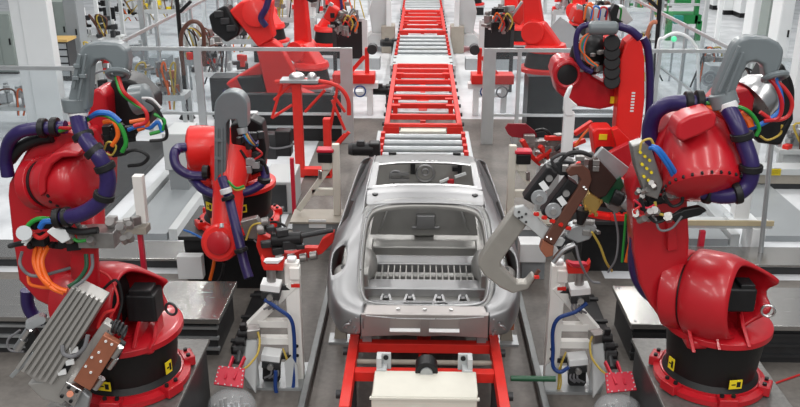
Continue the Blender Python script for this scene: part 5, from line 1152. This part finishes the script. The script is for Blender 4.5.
# red tooling between car and gun, behind the cream stand
t = thing('red_gripper', 'red octagonal plate and jumble of red grips above the right cream stand', 'gripper', P(540, 150, 12.8))
Yg = 12.9
m = MB(); m.out([(505, 128), (508, 124), (526, 124), (536, 132), (537, 137), (530, 139), (512, 137), (508, 134)], Yg, .04); m.build('octagonal_plate', mat('dark_crimson', (.25, .01, .02), .5, noise=.1), t)
m = MB()
for (p, q) in (((522, 140), (532, 158)), ((545, 138), (566, 138)), ((536, 160), (556, 146)), ((574, 134), (592, 122)), ((560, 150), (585, 140)), ((540, 146), (548, 158)), ((524, 150), (540, 164))): m.beam(P(*p, Yg-.2), P(*q, Yg-.1), .08, .07)
m.build('red_grip', REDC, t, bevel=.01, each=True)
m = MB()
for i in range(18): m.box(P(random.uniform(528, 580), random.uniform(138, 162), Yg-.1), (random.uniform(.08, .22), .12, random.uniform(.05, .15)), rz=random.uniform(-.6, .6))
m.build('steel_grip', TOOLM, t, bevel=.01, each=True)
for pts, r_, mm_ in (([(536, 131, Yg), (545, 130, Yg-.1), (553, 138, Yg-.1)], .03, BLK), ([(575, 146, Yg-.3), (584, 134, Yg-.3), (592, 126, Yg-.3)], .02, ORG), ([(555, 150, Yg-.3), (565, 145, Yg-.3), (580, 156, Yg-.3)], .04, BLK), ([(511, 138, Yg), (514, 146, Yg-.1), (522, 148, Yg-.1)], .015, GCB)): hose(pts, r_, mm_, t, 'cable')
MB().bb(P(540, 150, Yg).x, P(590, 150, Yg).x, Yg, Yg+.3, 0, P(540, 166, Yg).z).build('base', LGRY, t)
# ------------------------------------------------------------------ background
def cabinet(px0, px1, pyb, ptop, Y, m_, label, cat='cabinet', depth=.6, door=True, name='control_cabinet', doors=2):
    a = P(px0, pyb, Y); b = P(px1, pyb, Y); zt_ = P((px0+px1)/2, ptop, Y).z
    t = thing(name, label, cat, ((a.x+b.x)/2, Y, 0))
    MB().bb(a.x, b.x, Y, Y+depth, .06, zt_).build('body', m_, t, bevel=.012)
    MB().bb(a.x+.02, b.x-.02, Y+.03, Y+depth-.03, 0, .08).build('plinth', DRK, t)
    if door:
        w = (b.x-a.x)/doors
        for i in range(doors):
            d = MB().bb(a.x+w*i+.02, a.x+w*(i+1)-.02, Y-.02, Y, .12, zt_-.05).build('door', m_, t, bevel=.006)
            MB().bb(a.x+w*(i+1)-.10, a.x+w*(i+1)-.06, Y-.05, Y-.02, zt_*.5, zt_*.5+.18).build('door_handle', BLK, d)
    return t
GC = mat('cabinet_grey_green', (.27, .31, .29), .5, noise=.05)
cabinet(-8, 17, 66, 14, 24.5, GC, 'grey green control cabinet left of the white column')
cabinet(48, 69, 42, 2, 26.5, GC, 'tall grey green cabinet right of the white column')
cabinet(71, 84, 66, -4, 24.8, GRY, 'narrow dark grey cabinet beside the wooden topped tool chest', doors=1)
a = P(53, 66, 23.6); b = P(70, 66, 23.6)
t = thing('tool_chest', 'black tool chest with wooden top right of the left white column', 'chest', ((a.x+b.x)/2, 23.6, 0))
zt_ = P(60, 40, 23.6).z
MB().bb(a.x, b.x, 23.6, 24.2, 0, zt_-.05).build('body', DRK, t); MB().bb(a.x-.03, b.x+.03, 23.55, 24.25, zt_-.05, zt_+.02).build('wooden_top', WOOD, t)
for i in range(5): MB().bb(b.x-.35, b.x-.03, 23.57, 23.6, .15+i*(zt_-.2)/5, .10+(i+1)*(zt_-.2)/5).build('drawer', GALV, t)
cabinet(752, 765, 20, -30, 24.0, WHT2, 'narrow white cabinet beside the tall grey one on the right', doors=1)
cabinet(765, 776, 40, -30, 22.5, GC, 'tall grey green cabinet left of the right white column', doors=1)
cabinet(777, 790, 38, -30, 21.7, WHT2, 'white cabinet touching the right white column', doors=1)
for i, (x0, x1, yb, lab) in enumerate(((712, 722, 10, 'white machine unit on castors, leftmost of the far right row'), (723, 737, 15, 'white machine unit on castors, middle of the far right row'), (739, 749, 18, 'white machine unit on castors, right end of the far right row'))):
    Y = 36-i*1.2; c = Zp((x0+x1)/2, yb, 0); Y = c.y
    a = P(x0, yb, Y); b = P(x1, yb, Y); t = thing('machine_unit', lab, 'machine', (c.x, Y, 0), group=None)
    MB().bb(a.x, b.x, Y, Y+.9, .2, 2.0).build('body', WHT2, t, bevel=.02); MB().bb(a.x+.03, b.x-.03, Y+.03, Y+.85, 0, .2).build('black_base', BLK, t)
    MB().bb(a.x+.08, b.x-.08, Y-.02, Y, 1.0, 1.7).build('front_panel', LGRY, t)
# green machine
Y = 31.0
t = thing('green_machine', 'bright green machine frame behind the right guard fence', 'machine', P(690, 24, Y))
def gb(x0, x1, y0, y1, n='frame_member', m_=SGRN, dy=0, d=.25):
    a = P(x0, y1, Y+dy); b = P(x1, y0, Y+dy); MB().bb(a.x, b.x, Y+dy, Y+dy+d, a.z, b.z).build(n, m_, t, bevel=.01)
gb(667, 672, -20, 24); gb(694, 703, -20, 24); gb(674, 702, 15, 24, 'green_body', d=1.0); gb(676, 692, -4, 4, 'upper_beam'); gb(668, 700, 3.5, 6, 'upper_beam', LGRY, -.1, .1); gb(655, 668, 12, 15, 'side_beam')
gb(674, 684, 16, 24, 'teal_motor', mat('teal', (.02, .25, .2), .5), -.3); a = P(667, 24, Y); b = P(703, 24, Y)
MB().bb(a.x, a.x+.2, Y, Y+.2, 0, a.z+.1).build('leg', SGRN, t); MB().bb(b.x-.2, b.x, Y, Y+.2, 0, a.z+.1).build('leg', SGRN, t)
MB().ball(P(674, 39, 24), .08).build('green_lamp', TGRN, thing('signal_lamp', 'lit green signal lamp behind the clear fence panel on the right', 'lamp', P(674, 60, 24)))
l = bpy.data.objects['signal_lamp']; c = P(674, 39, 24); MB().cyl((c.x, 24, 0), (c.x, 24, c.z-.1), .03).build('lamp_post', GALV, l)
# black poles with hoops
for (px0, px1, pyb, Y, side) in ((177, 184, 82, 19.5, 'left'), (660, 655, 88, 19.5, 'right')):
    a = P(px0, 0, Y); b = P(px1, pyb, Y)
    t = thing('hose_pole', 'black pole carrying an arched brown hose behind the %s guard fence' % side, 'pole', (b.x, Y, 0))
    MB().cyl((b.x, Y, 0), a+V((a.x-b.x)*.3, 0, .8), .05, .05).build('pole', BLK, t)
    MB().cyl((b.x, Y, 0), (b.x, Y, .08), .2, .15).build('foot', BLK, t)
    s = -1 if side == 'left' else 1
    if side == 'left':
        hose([(184, 75, Y-.1), (181, 50, Y-.1), (182, 33, Y-.1), (189, 23, Y-.1), (197, 22, Y-.1), (203, 30, Y-.1), (204, 50, Y-.1), (204, 66, Y-.1)], .05, BRN, t, 'arched_hose')
        MB().cyl(P(180, 12, Y), P(191, 1, Y), .04).build('stay', BLK, t)
    else:
        hose([(657, 22, Y-.1), (652, 23, Y-.1), (648, 32, Y-.1), (645, 44, Y-.1), (641, 50, Y-.1)], .05, COP, t, 'arched_hose'); MB().cyl(P(660, 10, Y), P(647, -2, Y), .04).build('stay', BLK, t)
t = thing('white_hoop', 'white tube hoop standing behind the right guard fence', 'hoop', P(678, 60, 19.0))
hose([(656, 127, 19.0), (658, 48, 19.0), (664, 38, 19.0), (675, 33, 19.0), (686, 36, 19.0), (694, 44, 19.0), (698, 58, 19.0), (698, 127, 19.0)], .035, WHT2, t, 'hoop_tube')
# machines, stands and blocks behind the fences: individually placed, each built from frame, blocks and pipes
def work_station(label, px, pyb, w, h, mats, cat='machine', seed=1, name='welding_station'):
    R_ = random.Random(seed); c = Zp(px, pyb, 0); t = thing(name, label, cat, (c.x, c.y, 0))
    MB().bb(c.x-w/2, c.x+w/2, c.y-.3, c.y+.3, h*.42, h*.50).build('table', mats[0], t, bevel=.01)
    for sx in (-1, 1):
        for sy in (-1, 1): MB().bb(c.x+sx*w*.45-.04, c.x+sx*w*.45+.04, c.y+sy*.25-.04, c.y+sy*.25+.04, 0, h*.43).build('leg', mats[0], t)
    m = MB()
    for i in range(int(5*w)+3): x = c.x+R_.uniform(-w/2, w/2); hh = h*R_.uniform(.6, 1.05); m.bb(x-.04, x+.04, c.y-.05+R_.uniform(-.2, .2), c.y+.05, h*.5, hh)
    m.build('upright', mats[1], t, each=True)
    m = MB()
    for i in range(int(6*w)+4): m.box((c.x+R_.uniform(-w/2, w/2), c.y+R_.uniform(-.3, .1), h*R_.uniform(.5, .9)), (R_.uniform(.08, .3), .15, R_.uniform(.06, .22)), rz=R_.uniform(-.8, .8))
    m.build('fixture_block', mats[2], t, each=True, bevel=.01)
    m = MB()
    for i in range(4): m.box((c.x+R_.uniform(-w/2, w/2), c.y-.2, h*R_.uniform(.5, .8)), (R_.uniform(.1, .25), .12, R_.uniform(.08, .2)), rz=R_.uniform(-.8, .8))
    m.build('coloured_block', mats[3], t, each=True, bevel=.01)
    for i in range(4):
        x = c.x+R_.uniform(-w/2, w/2); MB().tube([(x, c.y-.25, h*.5), (x+R_.uniform(-.2, .2), c.y-.35, h*.85), (x+R_.uniform(-.4, .4), c.y-.3, h*.9), (x+R_.uniform(-.5, .5), c.y-.25, h*.3)], .022, 6).build('cable', R_.choice([BLK, ORG, YCB, GCB, BRN]), t)
    return t
WS = [(102, 60, 1.5, 1.6, (LGRY, WHT2, DRK, BLK), 'grey frame table with dark tools, beside the left tool chest'), (128, 30, 2.2, 1.3, (WHT2, LGRY, BLK, BRN), 'white bench with a black swivel chair and brown parts, top left'),
      (126, 106, 1.2, 1.8, (GALV, LGRY, GALV, RCB), 'grey fixture station behind the left fence corner'), (172, 128, .9, 1.7, (LGRY, GALV, TOOLM, COP), 'grey fixture station left of the wide fence post'),
      (208, 92, 1.1, 1.9, (GALV, LGRY, TOOLM, YCB), 'tall fixture station beneath the arched brown hose'), (222, 100, 1.4, 1.6, (WHT2, LGRY, DRK, REDC), 'white fixture station in front of the black motor head'),
      (240, 70, 1.8, 2.0, (GALV, WHT2, DRK, REDC), 'crowded fixture station behind the leaning red robot'), (285, 48, 2.2, 2.2, (LGRY, WHT2, TOOLM, RED2), 'far station with white uprights between the two back left robots'),
      (280, 38, 1.4, 2.2, (LGRY, WHT2, DRK, YCB), 'far station of white uprights above the left fence'), (335, 40, 1.6, 2.0, (LGRY, GALV, TOOLM, RED2), 'far station left of the black welding screen'),
      (345, 14, 2.4, 2.2, (LGRY, WHT2, DRK, RED2), 'distant station at the top edge left of the line'), (525, 12, 2.0, 2.2, (LGRY, WHT2, TOOLM, RED2), 'distant station at the top edge right of the line'),
      (512, 44, 1.2, 2.6, (GALV, LGRY, TOOLM, RED2), 'tool cluster above the right black welding screen'), (568, 42, 1.3, 2.4, (LGRY, ALU, ALU, RED2), 'station of grey sheet frames behind the right robot'),
      (590, 12, 2.2, 2.0, (LGRY, WHT2, DRK, REDC), 'distant station behind the stacked motor robot'), (640, 30, 2.2, 1.8, (WHT2, LGRY, TOOLM, SGRN), 'distant white station left of the green machine'),
      (630, 100, 1.0, 1.9, (LGRY, GALV, GALV, WCB), 'fixture station behind the left part of the right fence'), (712, 108, .9, 1.7, (GALV, WHT2, TOOLM, LGRY), 'fixture station behind the middle of the right fence'),
      (722, 98, 1.2, 1.5, (GALV, LGRY, ALU, WCB), 'fixture station near the corner of the right fence'), (746, 130, 1.0, 1.6, (LGRY, WHT2, ALU, REDC), 'small station between the fence corner and right column'),
      (792, 175, .9, 1.2, (LGRY, GALV, ALU, REDC), 'small station with a red clamp at the right edge'), (15, 125, 1.8, 1.0, (LGRY, GALV, LGRY, GALV), 'low grey bench at the left edge behind the short fence'),
      (8, 60, 1.4, 1.3, (LGRY, GALV, DRK, BLK), 'small dark cart in front of the left control cabinet'), (98, 128, .8, 1.5, (WHT2, LGRY, TOOLM, BLK), 'white station half hidden by the left robot hoses'),
      (255, 20, 2.2, 2.2, (LGRY, WHT2, TOOLM, REDC), 'distant station above the leaning robot'), (168, 35, 1.6, 2.0, (LGRY, WHT2, GALV, YEL), 'distant station behind the left black pole')]
for i, (px, py, w, h, mm_, lab) in enumerate(WS): work_station(lab, px, py, w, h, mm_, seed=i+3)
# slender white uprights
UP = [(101, 45), (112, 40), (125, 45), (143, 20), (150, 95), (160, 52), (208, 60), (230, 60), (300, 30), (540, 20), (655, 66), (700, 60), (712, 70), (64, 30)]
for i, (px, py) in enumerate(UP):
    c = Zp(px, py, 0); o = MB().bb(c.x-.06, c.x+.06, c.y-.06, c.y+.06, 0, 2.6+.3*(i % 3)).build('upright_post', (WHT2, GALV, LGRY)[i % 3])
    tag(o, 'slender pale upright post among the stations behind the guard fences', 'post', 'slender posts behind the guard fences')
# dark machine boxes behind the right fence
t = thing('dark_machine', 'low dark machine behind the fence, beneath the round red forearm', 'machine', P(590, 125, 17.9))
a = P(564, 128, 18.0); b = P(618, 116, 18.0); MB().bb(a.x, b.x, 18.0, 18.6, 0, b.z).build('body', DRK, t, bevel=.02); MB().bb(a.x, b.x, 17.96, 18.0, b.z, b.z+.06).build('top_strip', GALV, t)
t = thing('dark_machine', 'dark machine behind the fence between grey hose guide and red tool stand', 'machine', P(300, 130, 17.9))
a = P(250, 135, 17.9); b = P(345, 92, 17.9); MB().bb(a.x, b.x, 17.62, 17.82, 0, b.z).build('body', BLK, t, bevel=.02); MB().bb(a.x, b.x, 17.57, 17.62, .30, .36).build('strip', GALV, t)
t = thing('white_panel_post', 'white post with red panel right of the grey hose guide', 'post', P(252, 165, 14.5))
a = P(247, 150, 14.5); b = P(257, 112, 14.5); MB().bb(a.x, b.x, 14.45, 14.6, 0, b.z).build('post', WHT2, t, bevel=.01); c = P(250, 124, 14.43); MB().box(c, (.1, .03, .22)).build('red_panel', RED2, t, bevel=.01)
t = thing('grey_box', 'pale grey box table on the white floor beside the hose guide robot', 'box', P(182, 150, 14))
a = P(163, 150, 14.0); b = P(186, 134, 14.0); MB().bb(a.x, b.x, 14.0, 14.8, .5, b.z).build('top_box', LGRY, t, bevel=.02); MB().bb(a.x+.05, b.x-.05, 14.05, 14.75, 0, .5).build('base', GRY, t)
t = thing('grey_box', 'pale grey bench block on the floor left of the red tool stand foot', 'box', P(270, 190, 13))
a = P(262, 196, 13.2); b = P(292, 182, 13.2); MB().bb(a.x, b.x, 13.2, 14.2, 0, b.z).build('body', LGRY, t, bevel=.02); MB().bb(a.x+.1, b.x-.1, 13.17, 13.2, .05, b.z-.05).build('panel', DRK, t)
t = thing('dark_cabinet', 'dark cabinet body with grey cap beside the right cream stand', 'cabinet', P(545, 240, 11))
a = P(518, 252, 10.9); b = P(545, 236, 10.9); MB().bb(a.x, b.x, 10.7, 11.0, .28, .56).build('white_box', WHT2, t, bevel=.01); MB().bb(a.x+.05, b.x, 10.75, 11.0, 0, .28).build('base', GRY, t)
# sheets leaning in the station right of the line
t = thing('sheet_rack', 'rack of slanted grey sheets behind the right robot base', 'rack', P(563, 60, 21))
for i in range(4):
    MB().beam(P(553+i*3, 24+i*2, 21+.2*i), P(576+i*3, 46+i*2, 21+.2*i), .03, .5).build('grey_sheet', ALU, t)
MB().bb(P(555, 50, 21).x, P(580, 50, 21).x, 21, 21.4, 0, P(565, 46, 21).z).build('rack_base', GRY, t)
# floor hoses and cables
tag(MB().tube([(4.15, 6.2, .012), (3.75, 7.0, .012), (3.62, 7.6, .012), (3.80, 8.0, .012), (4.3, 8.3, .012)], .012).build('floor_hose', RCB), 'thin red hose curving over the concrete at the lower right edge', 'hose')
o = MB().tube([P(300, 210, 12.2).xy.to_3d()+V(-.9, .8, .012), V(-2.4, 12.6, .012), V(-2.1, 12.2, .012), V(-1.8, 12.4, .012)], .012).build('floor_cable', GCB); tag(o, 'thin grey cable on the white floor left of the cream stand', 'cable')
# machine with round fans behind the right fence
Yv = 19.6
t = thing('ventilated_machine', 'pale machine with round fan grilles behind the right fence, left of the hose guide', 'machine', P(706, 120, Yv))
a = P(703, 122, Yv); b = P(730, 66, Yv); MB().bb(a.x, b.x, Yv, Yv+.5, 0, b.z).build('housing', LGRY, t, bevel=.02)
for (x_, y_) in ((709, 78), (721, 82), (712, 98)):
    c = P(x_, y_, Yv-.02); f = MB().lathe(c, (0, -1, 0), [(0, .17), (.03, .17)], 24).build('fan_opening', GRY, t); MB().torus(c+V(0, -.04, 0), (0, 1, 0), .17, .02).build('grille_ring', GALV, f); MB().torus(c+V(0, -.04, 0), (0, 1, 0), .09, .012).build('grille_ring', GALV, f)
c = Zp(110, 38, 0); t = thing('swivel_chair', 'black swivel chair at the white bench in the upper left', 'chair', c)
MB().cyl(c+V(0, 0, .45), c+V(0, 0, .53), .27, seg=20).build('seat', BLK, t, bevel=.02); MB().box(c+V(0, .22, .85), (.45, .07, .5)).build('backrest', BLK, t, bevel=.03); MB().cyl(c+V(0, 0, .08), c+V(0, 0, .45), .035).build('column', DRK, t)
for k in range(5): MB().beam(c+V(0, 0, .08), c+V(.3*math.cos(k*1.257), .3*math.sin(k*1.257), .04), .05, .04).build('leg', BLK, t)
def hanging_gun(label, cx, cy, Y, pts, seed):
    R_ = random.Random(seed); g = thing('spot_welding_gun', label, 'welding gun', P(cx, cy, Y))
    bd = MB().beam(P(*pts[0], Y), P(*pts[1], Y), .34, .30).build('red_cylinder', REDC, g, bevel=.05)
    MB().beam(P(pts[0][0]-3, pts[0][1]-3, Y-.1), P(pts[1][0]-4, pts[1][1]-2, Y-.1), .12, .1).build('silver_bar', GALV, g, bevel=.01)
    m = MB()
    for i in range(22): m.cyl(P(cx+R_.uniform(-15, 12), cy+R_.uniform(-12, 12), Y-.1), P(cx+R_.uniform(-15, 12), cy+R_.uniform(-12, 12), Y-.1)+V(0, .1, 0), R_.uniform(.02, .05), seg=8) if i % 3 == 0 else m.box(P(cx+R_.uniform(-15, 12), cy+R_.uniform(-10, 12), Y+R_.uniform(-.2, .1)), (R_.uniform(.08, .25), .12, R_.uniform(.06, .18)), rz=R_.uniform(-.8, .8))
    m.build('gun_fitting', TOOLM, g, each=True, bevel=.008)
    m = MB()
    for i in range(8): m.box(P(cx+R_.uniform(-13, 10), cy+R_.uniform(-8, 12), Y-.15), (R_.uniform(.08, .2), .1, R_.uniform(.06, .2)), rz=R_.uniform(-.8, .8))
    m.build('black_connector', BLK, g, each=True)
    for i in range(6):
        x_ = cx+R_.uniform(-14, 6); y_ = cy+R_.uniform(-8, 6); hose([(x_, y_, Y-.2), (x_+4, y_-6, Y-.2), (x_+9, y_+2, Y-.2), (x_+6, y_+10, Y-.2)], .022, (RCB, BLK, ORG, BRN, GCB, YCB)[i], g, 'cable')
hanging_gun('silver and red welding gun held out towards the line above the right part rest', 500, 18, 20.5, ((514, 22), (527, 4)), 5)
hanging_gun('small welding gun jumble above the left part rest, near the black screen', 345, 22, 20.8, ((335, 6), (328, 20)), 9)
hanging_gun('cable wrapped welding gun head above the stacked motors of the right robot', 600, 14, 12.2, ((584, 8), (578, 24)), 13)
for (x0, x1, yb, yt, Y, m_, lab) in ((122, 146, 104, 74, 21.5, GRY, 'dark grey machine block behind the left fence, left of the fixture stations'), (212, 236, 112, 78, 19.4, DRK, 'black machine block behind the left fence under the leaning robot forearm'), (150, 170, 84, 58, 24.5, GRY, 'grey machine block behind the left fence beside the arched hose'),
                                     (588, 612, 52, 30, 25.0, DRK, 'dark block behind the stacked motors of the right robot'), (642, 652, 84, 54, 22.5, GRY, 'narrow grey block between the upright red link and the white hoop'), (252, 266, 60, 42, 28.5, GRY, 'grey block behind the leaning red robot')):
    cabinet(x0, x1, yb, yt, Y, m_, lab, cat='machine', name='machine_block', doors=1)
